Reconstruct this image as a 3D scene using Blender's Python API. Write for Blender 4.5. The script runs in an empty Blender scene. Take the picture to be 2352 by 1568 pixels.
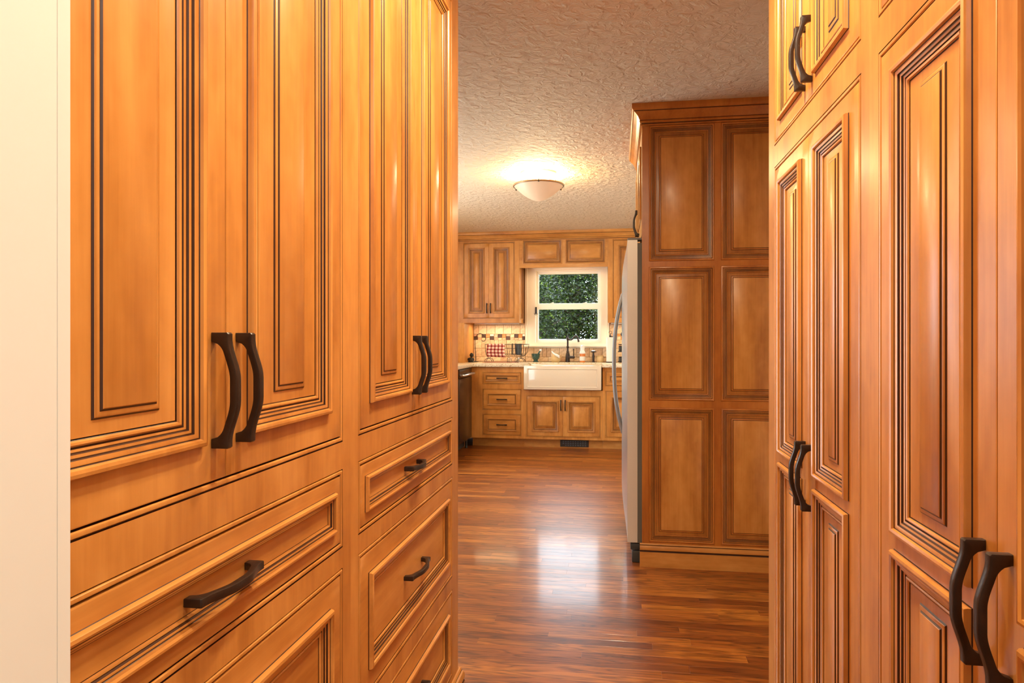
import bpy, bmesh, math, random
from mathutils import Vector, Matrix
random.seed(7)
PI = math.pi
scene = bpy.context.scene
col = scene.collection

# ------------------------------------------------------------------ camera
F_PX, XV, YV, CAM_H = 1568.0, 1420.0, 778.0, 1.205      # focal length and corridor vanishing point in photo pixels
YAW = math.atan((XV - 1176) / F_PX)
CY, SY = math.cos(YAW), math.sin(YAW)
cam_data = bpy.data.cameras.new('camera')
cam_data.sensor_width = 36.0
cam_data.lens = 36.0 * F_PX / 2352
cam_data.shift_y = -(784 - YV) / 2352
cam_data.clip_start = 0.05
cam = bpy.data.objects.new('camera', cam_data)
cam.location = (0, 0, CAM_H)
cam.rotation_euler = (PI / 2, 0, YAW)
col.objects.link(cam)
scene.camera = cam
scene.view_settings.view_transform = 'Standard'
scene.view_settings.look = 'None'
scene.view_settings.gamma = 1.0
scene.view_settings.use_curve_mapping = False
scene.view_settings.exposure = 0.45
scene.cycles.max_bounces = 9

# ------------------------------------------------------------------ sky and sun
world = bpy.data.worlds.new('sky')
scene.world = world
world.use_nodes = True
bg = world.node_tree.nodes['Background']
bg.inputs[0].default_value = (0.78, 0.90, 1.0, 1)
bg.inputs[1].default_value = 7.5
sun_d = bpy.data.lights.new('sun', 'SUN'); sun_d.energy = 4.0; sun_d.angle = 0.01; sun_d.color = (1, .93, .8)
sun = bpy.data.objects.new('sun', sun_d); col.objects.link(sun)
sun.rotation_euler = (math.radians(38), math.radians(30), 0)      # comes from over the roof on the right, never into a window

# warm ceiling lights, several of them added as unseen fill; the kitchen bowl lamp has its own light in its builder
def area_lamp(name, loc, size, watts, color, rot=(0, 0, 0), shape='DISK', size_y=None):
    d = bpy.data.lights.new(name, 'AREA'); d.shape = shape; d.size = size
    if size_y: d.size_y = size_y
    d.energy = watts; d.color = color
    o = bpy.data.objects.new(name, d); o.location = loc; o.rotation_euler = rot
    col.objects.link(o); return o

# ------------------------------------------------------------------ pixel helper
def at(px, Y):
    u = (px - 1176) / F_PX; zc = Y / (u * SY + CY)
    return zc * (u * CY - SY)
def zat(px, py, Y):
    u = (px - 1176) / F_PX; zc = Y / (u * SY + CY)
    return CAM_H - (py - YV) * zc / F_PX

# ------------------------------------------------------------------ materials
def new_mat(name):
    m = bpy.data.materials.new(name); m.use_nodes = True
    nt = m.node_tree; b = nt.nodes['Principled BSDF']
    return m, nt, b
def N(nt, t, **kw):
    n = nt.nodes.new(t)
    for k, v in kw.items(): setattr(n, k, v)
    return n
def ramp(nt, stops):
    r = N(nt, 'ShaderNodeValToRGB'); e = r.color_ramp.elements
    while len(e) < len(stops): e.new(0.5)
    for i, (p, c) in enumerate(stops):
        e[i].position = p; e[i].color = (*c, 1)
    return r
def plain(name, c, rough=.5, metal=0, coat=0, noise=0.0, nscale=20, bump=0, bscale=60, spec=.5):
    m, nt, b = new_mat(name)
    b.inputs['Base Color'].default_value = (*c, 1); b.inputs['Roughness'].default_value = rough
    b.inputs['Metallic'].default_value = metal; b.inputs['Coat Weight'].default_value = coat
    b.inputs['Specular IOR Level'].default_value = spec
    tc = N(nt, 'ShaderNodeTexCoord')
    if noise:
        n = N(nt, 'ShaderNodeTexNoise'); n.inputs['Scale'].default_value = nscale; n.inputs['Detail'].default_value = 4
        nt.links.new(tc.outputs['Object'], n.inputs['Vector'])
        r = ramp(nt, [(.3, [max(0, x * (1 - noise)) for x in c]), (.7, [min(1, x * (1 + noise)) for x in c])])
        nt.links.new(n.outputs['Fac'], r.inputs[0]); nt.links.new(r.outputs[0], b.inputs['Base Color'])
    if bump:
        n2 = N(nt, 'ShaderNodeTexNoise'); n2.inputs['Scale'].default_value = bscale; n2.inputs['Detail'].default_value = 3
        nt.links.new(tc.outputs['Object'], n2.inputs['Vector'])
        bp = N(nt, 'ShaderNodeBump'); bp.inputs['Strength'].default_value = bump; bp.inputs['Distance'].default_value = .002
        nt.links.new(n2.outputs['Fac'], bp.inputs['Height']); nt.links.new(bp.outputs[0], b.inputs['Normal'])
    return m

def wood(name, axis, dark, mid, light, rough=.33, fine=1.0):
    """glazed maple: soft mottling and faint grain drawn out along one axis"""
    m, nt, b = new_mat(name)
    tc = N(nt, 'ShaderNodeTexCoord'); oi = N(nt, 'ShaderNodeObjectInfo')
    mul = N(nt, 'ShaderNodeMath', operation='MULTIPLY'); mul.inputs[1].default_value = 17.3
    nt.links.new(oi.outputs['Random'], mul.inputs[0])
    add = N(nt, 'ShaderNodeVectorMath', operation='ADD')
    nt.links.new(tc.outputs['Object'], add.inputs[0]); nt.links.new(mul.outputs[0], add.inputs[1])
    def layer(sc, stretch, detail, rgh):
        mp = N(nt, 'ShaderNodeMapping')
        s = [sc, sc, sc]; s[axis] = sc * stretch
        mp.inputs['Scale'].default_value = s
        n = N(nt, 'ShaderNodeTexNoise'); n.inputs['Scale'].default_value = 1; n.inputs['Detail'].default_value = detail
        n.inputs['Roughness'].default_value = rgh; n.inputs['Distortion'].default_value = .3
        nt.links.new(add.outputs[0], mp.inputs[0]); nt.links.new(mp.outputs[0], n.inputs['Vector'])
        return n
    big = layer(9, .25, 3, .5); grain = layer(85 * fine, .035, 5, .65); chat = layer(30, .6, 2, .5)
    mx = N(nt, 'ShaderNodeMix', data_type='FLOAT'); mx.inputs[0].default_value = .28
    nt.links.new(big.outputs['Fac'], mx.inputs[2]); nt.links.new(grain.outputs['Fac'], mx.inputs[3])
    mx2 = N(nt, 'ShaderNodeMix', data_type='FLOAT'); mx2.inputs[0].default_value = .18
    nt.links.new(mx.outputs[0], mx2.inputs[2]); nt.links.new(chat.outputs['Fac'], mx2.inputs[3])
    r = ramp(nt, [(.35, dark), (.5, mid), (.65, light)])
    nt.links.new(mx2.outputs[0], r.inputs[0]); nt.links.new(r.outputs[0], b.inputs['Base Color'])
    b.inputs['Roughness'].default_value = rough
    b.inputs['Specular IOR Level'].default_value = .4
    b.inputs['Coat Weight'].default_value = .12; b.inputs['Coat Roughness'].default_value = .2
    bp = N(nt, 'ShaderNodeBump'); bp.inputs['Strength'].default_value = .06; bp.inputs['Distance'].default_value = .001
    nt.links.new(grain.outputs['Fac'], bp.inputs['Height']); nt.links.new(bp.outputs[0], b.inputs['Normal'])
    return m

WD, WM, WL = (.42, .158, .030), (.575, .246, .054), (.69, .325, .084)
M = {}
M['wood_v'] = wood('maple_vertical', 2, WD, WM, WL)
M['wood_h'] = wood('maple_horizontal', 0, WD, WM, WL)
M['wood_g'] = wood('maple_glaze_washed', 2, (.24, .078, .013), (.36, .130, .022), (.46, .18, .033))
M['wood_r'] = wood('maple_redder', 2, (.36, .110, .016), (.475, .160, .025), (.56, .21, .038))  # darker, redder maple for the end panel frame and its crown
M['glaze'] = plain('dark_glaze', (.050, .015, .004), .4)
M['wood_in'] = plain('cabinet_side', (.42, .16, .035), .4, noise=.15, nscale=8)
M['bronze'] = plain('oil_rubbed_bronze', (.036, .021, .015), .34, metal=.3, noise=.3, nscale=30, bump=.1, bscale=300)
M['wall'] = plain('cream_wall_paint', (.86, .855, .79), .55, bump=.06, bscale=40)
M['trim'] = plain('cream_trim_paint', (.86, .79, .66), .35)
M['vinyl'] = plain('white_vinyl', (.84, .82, .77), .3)
M['sink'] = plain('fireclay', (.80, .69, .53), .15, coat=.5)
M['steel'] = plain('stainless', (.62, .60, .57), .28, metal=.9)
M['steel_side'] = plain('door_edge_steel', (.74, .70, .64), .38, metal=.2)
M['steel_dark'] = plain('dark_stainless', (.10, .07, .055), .22, metal=.8)
M['grey'] = plain('grey_plastic', (.22, .21, .20), .5)
M['gasket'] = plain('dark_gasket', (.05, .05, .05), .6)
M['seal'] = plain('grey_seal', (.16, .15, .13), .6)
M['steel_handle'] = plain('satin_handle_steel', (.34, .33, .32), .38, metal=.9)
M['black'] = plain('black_iron', (.015, .013, .012), .45)
M['chrome'] = plain('chrome', (.7, .7, .7), .12, metal=1)
M['brass'] = plain('aged_brass', (.34, .20, .10), .35, metal=.6)
M['paper'] = plain('paper_towel', (.85, .83, .78), .9, bump=.5, bscale=150)
M['green'] = plain('green_marble', (.03, .085, .07), .25, noise=.5, nscale=60, coat=.3)
M['beige'] = plain('beige_glaze', (.66, .46, .22), .3)
M['white'] = plain('white_plastic', (.85, .85, .85), .35)
M['amber'] = plain('orange_soap', (.70, .22, .05), .2)
M['slate'] = plain('slate_blue', (.07, .09, .11), .5)
M['redwood'] = plain('red_tray', (.32, .10, .06), .5)
M['grass'] = plain('lawn', (.05, .10, .02), .9, noise=.4, nscale=5)
M['bark'] = plain('bark', (.035, .028, .020), .9, noise=.4, nscale=12)

def tile_mat():
    m, nt, b = new_mat('travertine')
    oi = N(nt, 'ShaderNodeObjectInfo'); tc = N(nt, 'ShaderNodeTexCoord')
    n = N(nt, 'ShaderNodeTexNoise'); n.inputs['Scale'].default_value = 45; n.inputs['Detail'].default_value = 5
    nt.links.new(tc.outputs['Object'], n.inputs['Vector'])
    r = ramp(nt, [(0, (.60, .40, .25)), (1, (.80, .62, .42))]); nt.links.new(oi.outputs['Random'], r.inputs[0])
    r2 = ramp(nt, [(.35, (.7, .64, .58)), (.55, (1, 1, 1))]); nt.links.new(n.outputs['Fac'], r2.inputs[0])
    mx = N(nt, 'ShaderNodeMix', data_type='RGBA', blend_type='MULTIPLY'); mx.inputs[0].default_value = .8
    nt.links.new(r.outputs[0], mx.inputs[6]); nt.links.new(r2.outputs[0], mx.inputs[7])
    nt.links.new(mx.outputs[2], b.inputs['Base Color']); b.inputs['Roughness'].default_value = .5
    return m
M['tile'] = tile_mat()
M['grout'] = plain('grout', (.38, .25, .15), .9)
M['tile_dark'] = plain('dark_mosaic', (.06, .026, .016), .4, noise=.3)
M['tile_amber'] = plain('amber_mosaic', (.50, .20, .05), .3, noise=.3)
M['tile_light'] = plain('pearl_mosaic', (.85, .76, .68), .15)
M['tile_pink'] = plain('rose_mosaic', (.58, .33, .22), .35, noise=.2)

def granite():
    m, nt, b = new_mat('granite')
    tc = N(nt, 'ShaderNodeTexCoord')
    v = N(nt, 'ShaderNodeTexNoise'); v.inputs['Scale'].default_value = 70; v.inputs['Detail'].default_value = 6; v.inputs['Roughness'].default_value = .75
    nt.links.new(tc.outputs['Object'], v.inputs['Vector'])
    r = ramp(nt, [(.30, (.08, .05, .03)), (.38, (.48, .33, .18)), (.46, (.78, .66, .47)), (.62, (.86, .78, .62))])
    nt.links.new(v.outputs['Fac'], r.inputs[0]); nt.links.new(r.outputs[0], b.inputs['Base Color'])
    b.inputs['Roughness'].default_value = .12
    return m
M['granite'] = granite()

def floor_mat(name, planks):
    m, nt, b = new_mat(name)
    tc = N(nt, 'ShaderNodeTexCoord'); oi = N(nt, 'ShaderNodeObjectInfo')
    geo = N(nt, 'ShaderNodeNewGeometry')
    off = N(nt, 'ShaderNodeVectorMath', operation='ADD')
    mul = N(nt, 'ShaderNodeMath', operation='MULTIPLY'); mul.inputs[1].default_value = 53.7
    nt.links.new(oi.outputs['Random'], mul.inputs[0])
    nt.links.new(tc.outputs['Object'], off.inputs[0]); nt.links.new(mul.outputs[0], off.inputs[1])
    # cathedral grain: stretched noise bands
    mp = N(nt, 'ShaderNodeMapping'); mp.inputs['Scale'].default_value = (3.2, 26, 26)
    n = N(nt, 'ShaderNodeTexNoise'); n.inputs['Scale'].default_value = 1.0; n.inputs['Detail'].default_value = 2; n.inputs['Distortion'].default_value = 1.0
    nt.links.new(off.outputs[0], mp.inputs[0]); nt.links.new(mp.outputs[0], n.inputs['Vector'])
    band = N(nt, 'ShaderNodeMath', operation='MULTIPLY'); band.inputs[1].default_value = 8
    nt.links.new(n.outputs['Fac'], band.inputs[0])
    fr = N(nt, 'ShaderNodeMath', operation='PINGPONG'); fr.inputs[1].default_value = 1.0
    nt.links.new(band.outputs[0], fr.inputs[0])
    mp2 = N(nt, 'ShaderNodeMapping'); mp2.inputs['Scale'].default_value = (9, 240, 240)
    n2 = N(nt, 'ShaderNodeTexNoise'); n2.inputs['Scale'].default_value = 1; n2.inputs['Detail'].default_value = 4
    nt.links.new(off.outputs[0], mp2.inputs[0]); nt.links.new(mp2.outputs[0], n2.inputs['Vector'])
    mx = N(nt, 'ShaderNodeMix', data_type='FLOAT'); mx.inputs[0].default_value = .55
    nt.links.new(fr.outputs[0], mx.inputs[2]); nt.links.new(n2.outputs['Fac'], mx.inputs[3])
    g = ramp(nt, [(.18, (.20, .14, .12)), (.36, (.74, .68, .66)), (.70, (1.3, 1.32, 1.3))])
    nt.links.new(mx.outputs[0], g.inputs[0])
    tone = ramp(nt, [(0, (.155, .036, .005)), (.35, (.23, .060, .008)), (.7, (.29, .083, .011)), (1, (.40, .135, .018))])
    nt.links.new(oi.outputs['Random'], tone.inputs[0])
    mm = N(nt, 'ShaderNodeMix', data_type='RGBA', blend_type='MULTIPLY'); mm.inputs[0].default_value = 1
    nt.links.new(tone.outputs[0], mm.inputs[6]); nt.links.new(g.outputs[0], mm.inputs[7])
    nt.links.new(mm.outputs[2], b.inputs['Base Color'])
    b.inputs['Roughness'].default_value = .34
    b.inputs['Coat Weight'].default_value = .30; b.inputs['Coat Roughness'].default_value = .11
    bp = N(nt, 'ShaderNodeBump'); bp.inputs['Strength'].default_value = .05; bp.inputs['Distance'].default_value = .001
    nt.links.new(n2.outputs['Fac'], bp.inputs['Height']); nt.links.new(bp.outputs[0], b.inputs['Normal'])
    return m
M['plank'] = floor_mat('red_oak_plank', True)

def ceiling_mat():
    m, nt, b = new_mat('stomped_ceiling_plaster')
    tc = N(nt, 'ShaderNodeTexCoord')
    b.inputs['Base Color'].default_value = (.66, .505, .34, 1); b.inputs['Roughness'].default_value = .8
    n = N(nt, 'ShaderNodeTexNoise'); n.inputs['Scale'].default_value = 20; n.inputs['Detail'].default_value = 4; n.inputs['Distortion'].default_value = .6
    n.inputs['Roughness'].default_value = .6
    nt.links.new(tc.outputs['Object'], n.inputs['Vector'])
    r = ramp(nt, [(.38, (0, 0, 0)), (.64, (1, 1, 1))]); nt.links.new(n.outputs['Fac'], r.inputs[0])
    bp = N(nt, 'ShaderNodeBump'); bp.inputs['Strength'].default_value = .9; bp.inputs['Distance'].default_value = .008
    nt.links.new(r.outputs[0], bp.inputs['Height']); nt.links.new(bp.outputs[0], b.inputs['Normal'])
    return m
M['ceiling'] = ceiling_mat()

def glass_mat(name, tint=(1, 1, 1), refl=1.0):
    m, nt, b = new_mat(name); nt.nodes.remove(b); out = nt.nodes['Material Output']
    tr = N(nt, 'ShaderNodeBsdfTransparent'); tr.inputs[0].default_value = (*tint, 1)
    gl = N(nt, 'ShaderNodeBsdfGlossy'); gl.inputs['Roughness'].default_value = .01
    fn = N(nt, 'ShaderNodeFresnel'); fn.inputs[0].default_value = 1.45
    mx = N(nt, 'ShaderNodeMixShader')
    nt.links.new(fn.outputs[0], mx.inputs[0]); nt.links.new(tr.outputs[0], mx.inputs[1]); nt.links.new(gl.outputs[0], mx.inputs[2])
    nt.links.new(mx.outputs[0], out.inputs[0])
    return m
M['glass'] = glass_mat('window_glass', (.93, .96, .95))
def glassware_mat():
    m, nt, b = new_mat('glassware'); nt.nodes.remove(b); out = nt.nodes['Material Output']
    tr = N(nt, 'ShaderNodeBsdfTransparent'); tr.inputs[0].default_value = (.95, .96, .96, 1)
    gl = N(nt, 'ShaderNodeBsdfGlossy'); gl.inputs['Roughness'].default_value = .06
    lw = N(nt, 'ShaderNodeLayerWeight'); lw.inputs[0].default_value = .22; mx = N(nt, 'ShaderNodeMixShader')
    nt.links.new(lw.outputs['Facing'], mx.inputs[0]); nt.links.new(tr.outputs[0], mx.inputs[1]); nt.links.new(gl.outputs[0], mx.inputs[2]); nt.links.new(mx.outputs[0], out.inputs[0])
    return m
M['glassware'] = glassware_mat()

def lamp_glass():
    m, nt, b = new_mat('lit_alabaster_glass')
    b.inputs['Base Color'].default_value = (.62, .44, .30, 1); b.inputs['Roughness'].default_value = .35
    b.inputs['Emission Color'].default_value = (1, .62, .33, 1); b.inputs['Emission Strength'].default_value = .26
    return m
M['lampglass'] = lamp_glass()
def emit(name, c, s):
    m, nt, b = new_mat(name)
    b.inputs['Base Color'].default_value = (*c, 1); b.inputs['Emission Color'].default_value = (*c, 1); b.inputs['Emission Strength'].default_value = s
    return m
M['led'] = emit('lit_lens', (1, .85, .62), 6)

def towel_mat():
    m, nt, b = new_mat('red_check_cotton')
    tc = N(nt, 'ShaderNodeTexCoord'); sp = N(nt, 'ShaderNodeSeparateXYZ')
    nt.links.new(tc.outputs['UV'], sp.inputs[0])
    def stripe(o, k):
        a = N(nt, 'ShaderNodeMath', operation='MULTIPLY'); a.inputs[1].default_value = k; nt.links.new(o, a.inputs[0])
        f = N(nt, 'ShaderNodeMath', operation='FRACT'); nt.links.new(a.outputs[0], f.inputs[0])
        g = N(nt, 'ShaderNodeMath', operation='LESS_THAN'); g.inputs[1].default_value = .45; nt.links.new(f.outputs[0], g.inputs[0])
        return g.outputs[0]
    s1, s2 = stripe(sp.outputs[0], 5), stripe(sp.outputs[1], 4.5)
    ad = N(nt, 'ShaderNodeMath', operation='ADD'); nt.links.new(s1, ad.inputs[0]); nt.links.new(s2, ad.inputs[1])
    hf = N(nt, 'ShaderNodeMath', operation='MULTIPLY'); hf.inputs[1].default_value = .5; nt.links.new(ad.outputs[0], hf.inputs[0])
    r = ramp(nt, [(0, (.85, .72, .62)), (.5, (.50, .14, .11)), (1, (.16, .012, .014))]); r.color_ramp.interpolation = 'CONSTANT'
    e = r.color_ramp.elements; e[1].position = .4; e[2].position = .9
    nt.links.new(hf.outputs[0], r.inputs[0]); nt.links.new(r.outputs[0], b.inputs['Base Color']); b.inputs['Roughness'].default_value = .95
    return m
M['towel'] = towel_mat()
def leaf_mat():
    m, nt, b = new_mat('leaf'); out = nt.nodes['Material Output']
    geo = N(nt, 'ShaderNodeNewGeometry')
    r = ramp(nt, [(0, (.004, .009, .003)), (.6, (.011, .024, .004)), (.85, (.03, .055, .006)), (1, (.085, .125, .010))])
    nt.links.new(geo.outputs['Random Per Island'], r.inputs[0]); nt.links.new(r.outputs[0], b.inputs['Base Color'])
    b.inputs['Roughness'].default_value = .5; b.inputs['Specular IOR Level'].default_value = .25
    tl = N(nt, 'ShaderNodeBsdfTranslucent'); nt.links.new(r.outputs[0], tl.inputs[0])
    mx = N(nt, 'ShaderNodeMixShader'); mx.inputs[0].default_value = .35
    nt.links.new(b.outputs[0], mx.inputs[1]); nt.links.new(tl.outputs[0], mx.inputs[2]); nt.links.new(mx.outputs[0], out.inputs[0])
    return m
M['leaf'] = leaf_mat()

# ------------------------------------------------------------------ mesh builder
class MB:
    def __init__(s): s.v = []; s.f = []; s.m = []; s.uv = None
    def quad(s, a, b, c, d, mat=0):
        i = len(s.v); s.v += [a, b, c, d]; s.f.append((i, i + 1, i + 2, i + 3)); s.m.append(mat)
    def box(s, x0, x1, y0, y1, z0, z1, mat=0, bev=0.0):
        i = len(s.v)
        if bev <= 0:
            s.v += [(x0, y0, z0), (x1, y0, z0), (x1, y1, z0), (x0, y1, z0), (x0, y0, z1), (x1, y0, z1), (x1, y1, z1), (x0, y1, z1)]
            for q in ((3, 2, 1, 0), (4, 5, 6, 7), (0, 1, 5, 4), (1, 2, 6, 5), (2, 3, 7, 6), (3, 0, 4, 7)):
                s.f.append(tuple(i + k for k in q)); s.m.append(mat)
        else:
            bm = bmesh.new(); bmesh.ops.create_cube(bm, size=1)
            for v in bm.verts:
                v.co = Vector(((x0 + x1) / 2 + v.co.x * (x1 - x0), (y0 + y1) / 2 + v.co.y * (y1 - y0), (z0 + z1) / 2 + v.co.z * (z1 - z0)))
            bmesh.ops.bevel(bm, geom=bm.edges[:], offset=bev, segments=2, profile=.5, affect='EDGES')
            s.add_bm(bm, mat); bm.free()
    def add_bm(s, bm, mat=0):
        i = len(s.v); bm.verts.index_update()
        s.v += [tuple(v.co) for v in bm.verts]
        for f in bm.faces: s.f.append(tuple(i + v.index for v in f.verts)); s.m.append(mat)
    def ring(s, x0, x1, z0, z1, y0, prof, cap=None):
        """nested rectangles in the XZ plane facing -Y; prof = (dx, dz, height, material)"""
        rows = []
        for dx, dz, h, mt in prof:
            i = len(s.v); y = y0 - h
            s.v += [(x0 + dx, y, z0 + dz), (x1 - dx, y, z0 + dz), (x1 - dx, y, z1 - dz), (x0 + dx, y, z1 - dz)]
            rows.append((i, mt))
        for (a, _), (b, mt) in zip(rows, rows[1:]):
            for k in range(4):
                s.f.append((a + k, a + (k + 1) % 4, b + (k + 1) % 4, b + k)); s.m.append(mt)
        if cap is not None:
            a = rows[-1][0]; s.f.append((a, a + 1, a + 2, a + 3)); s.m.append(cap)
    def sheet(s, x0, x1, z0, z1, y, holes, mat=0):
        xs = sorted({x0, x1, *[h[0] for h in holes], *[h[1] for h in holes]}); zs = sorted({z0, z1, *[h[2] for h in holes], *[h[3] for h in holes]})
        xs = [x for x in xs if x0 - 1e-6 <= x <= x1 + 1e-6]; zs = [z for z in zs if z0 - 1e-6 <= z <= z1 + 1e-6]
        for a, b in zip(xs, xs[1:]):
            for c, d in zip(zs, zs[1:]):
                mx, mz = (a + b) / 2, (c + d) / 2
                if any(h[0] < mx < h[1] and h[2] < mz < h[3] for h in holes): continue
                s.quad((a, y, c), (b, y, c), (b, y, d), (a, y, d), mat)
    def tube(s, path, r, n=8, mat=0, caps=True, closed=False):
        path = [Vector(p) for p in path]; rs = r if isinstance(r, (list, tuple)) else [r] * len(path)
        rows = []; up = None; L = len(path)
        for k, p in enumerate(path):
            a = path[(k - 1) % L] if (closed or k > 0) else p
            b = path[(k + 1) % L] if (closed or k < L - 1) else p
            t = (b - a).normalized()
            if up is None:
                up = Vector((0, 0, 1)) if abs(t.z) < .9 else Vector((1, 0, 0))
            u = (up - t * up.dot(t)).normalized(); w = t.cross(u); up = u
            i = len(s.v)
            for j in range(n):
                an = 2 * PI * j / n
                s.v.append(tuple(p + (u * math.cos(an) + w * math.sin(an)) * rs[k]))
            rows.append(i)
        pairs = list(zip(rows, rows[1:])) + ([(rows[-1], rows[0])] if closed else [])
        for a, b in pairs:
            for j in range(n):
                s.f.append((a + j, a + (j + 1) % n, b + (j + 1) % n, b + j)); s.m.append(mat)
        if caps and not closed:
            s.f.append(tuple(rows[0] + j for j in range(n))[::-1]); s.m.append(mat)
            s.f.append(tuple(rows[-1] + j for j in range(n))); s.m.append(mat)
    def lathe(s, prof, c=(0, 0, 0), n=24, mat=0, closed_ends=True):
        rows = []
        for r, z in prof:
            i = len(s.v)
            for j in range(n):
                a = 2 * PI * j / n
                s.v.append((c[0] + r * math.cos(a), c[1] + r * math.sin(a), c[2] + z))
            rows.append(i)
        for a, b in zip(rows, rows[1:]):
            for j in range(n):
                s.f.append((a + j, a + (j + 1) % n, b + (j + 1) % n, b + j)); s.m.append(mat)
        if closed_ends:
            s.f.append(tuple(rows[0] + j for j in range(n))[::-1]); s.m.append(mat)
            s.f.append(tuple(rows[-1] + j for j in range(n))); s.m.append(mat)
    def prism(s, poly, a0, a1, axis='x', mat=0, edge={}):
        """poly in the two other axes, extruded along axis"""
        def P(p, a):
            return {'x': (a, p[0], p[1]), 'y': (p[0], a, p[1]), 'z': (p[0], p[1], a)}[axis]
        i = len(s.v); n = len(poly)
        s.v += [P(p, a0) for p in poly] + [P(p, a1) for p in poly]
        s.f.append(tuple(range(i, i + n))[::-1]); s.m.append(mat)
        s.f.append(tuple(range(i + n, i + 2 * n))); s.m.append(mat)
        for k in range(n):
            s.f.append((i + k, i + (k + 1) % n, i + n + (k + 1) % n, i + n + k)); s.m.append(edge.get(k, mat))
    def mesh(s, name, mats, smooth=35):
        me = bpy.data.meshes.new(name); me.from_pydata(s.v, [], s.f)
        for mt in (mats if isinstance(mats, (list, tuple)) else [mats]): me.materials.append(M[mt])
        me.polygons.foreach_set('material_index', s.m)
        bm = bmesh.new(); bm.from_mesh(me)
        bmesh.ops.remove_doubles(bm, verts=bm.verts[:], dist=1e-6)
        bmesh.ops.recalc_face_normals(bm, faces=bm.faces[:]); bm.to_mesh(me); bm.free()
        if smooth:
            me.polygons.foreach_set('use_smooth', [True] * len(me.polygons)); me.set_sharp_from_angle(angle=math.radians(smooth))
        me.update(); return me
    def build(s, name, mats, parent=None, smooth=35, loc=(0, 0, 0), rz=0):
        return link(name, s.mesh(name, mats, smooth), parent, loc, rz)

def link(name, data, parent=None, loc=(0, 0, 0), rz=0):
    o = bpy.data.objects.new(name, data); col.objects.link(o); o.parent = parent
    o.location = loc; o.rotation_euler = (0, 0, rz); return o
def tag(o, label, cat, group=None):
    o['label'] = label; o['category'] = cat
    if group: o['group'] = group
    return o
def struct(o, label=None, cat=None):
    o['kind'] = 'structure'
    if label: o['label'] = label
    if cat: o['category'] = cat
    return o
def thing(name, label, cat, loc=(0, 0, 0), rz=0, group=None):
    return tag(link(name, None, None, loc, rz), label, cat, group)

# ------------------------------------------------------------------ joinery
W, G = 0, 1                                  # material slots: wood, glaze
BEAD = [(0, 0, 0, W), (.0005, .0005, -.0028, G), (.0016, .0016, -.0030, G), (.0020, .0020, -.0008, W), (.0034, .0034, .0008, W), (.0058, .0058, .0012, W),
        (.0080, .0080, .0002, W), (.0092, .0092, -.0020, W), (.0095, .0095, -.020, G)]
C = 2                                         # third slot: wood with the brown glaze wash left on it
MOULD = [(-.0008, -.0004), (-.0006, .0003, G), (.0002, .0016, G), (.0003, .006), (.0022, .0095), (.0060, .0108), (.0095, .0092), (.0112, .0058, C), (.0118, .0050, G), (.0130, .0053, G), (.0150, .0049),  # outermost strips draw a thin dark line around the moulding's foot
         (.0182, .0036), (.0190, .0014, G), (.0204, .0010, G), (.0236, .0004, C), (.0246, -.0016, G), (.0258, -.0020, G), (.0284, -.0030, C), (.0292, -.0050, G), (.0302, -.0050, G),
         (.0308, -.0034), (.0326, -.0022), (.0350, -.0032), (.0364, -.0056, C), (.0372, -.0062, G), (.0384, -.0062, G)]
MOULD_S = [(-.0006, -.0004), (-.0005, .0003, G), (.0002, .0012, G), (.0003, .005), (.0022, .0078), (.0058, .0086), (.0090, .0070), (.0104, .0030, C), (.0110, .0022, G), (.0124, .0026, G), (.0150, .0018), (.0160, -.0012, G), (.0172, -.0012, G),
           (.0195, -.0020), (.0206, -.0046, C), (.0216, -.0048, G)]
def prof3(pl, kx=1.0): return [(p[0] * kx, p[0], p[1], p[2] if len(p) > 2 else W) for p in pl]
PW = .0372                                    # width of the big moulding

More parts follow.
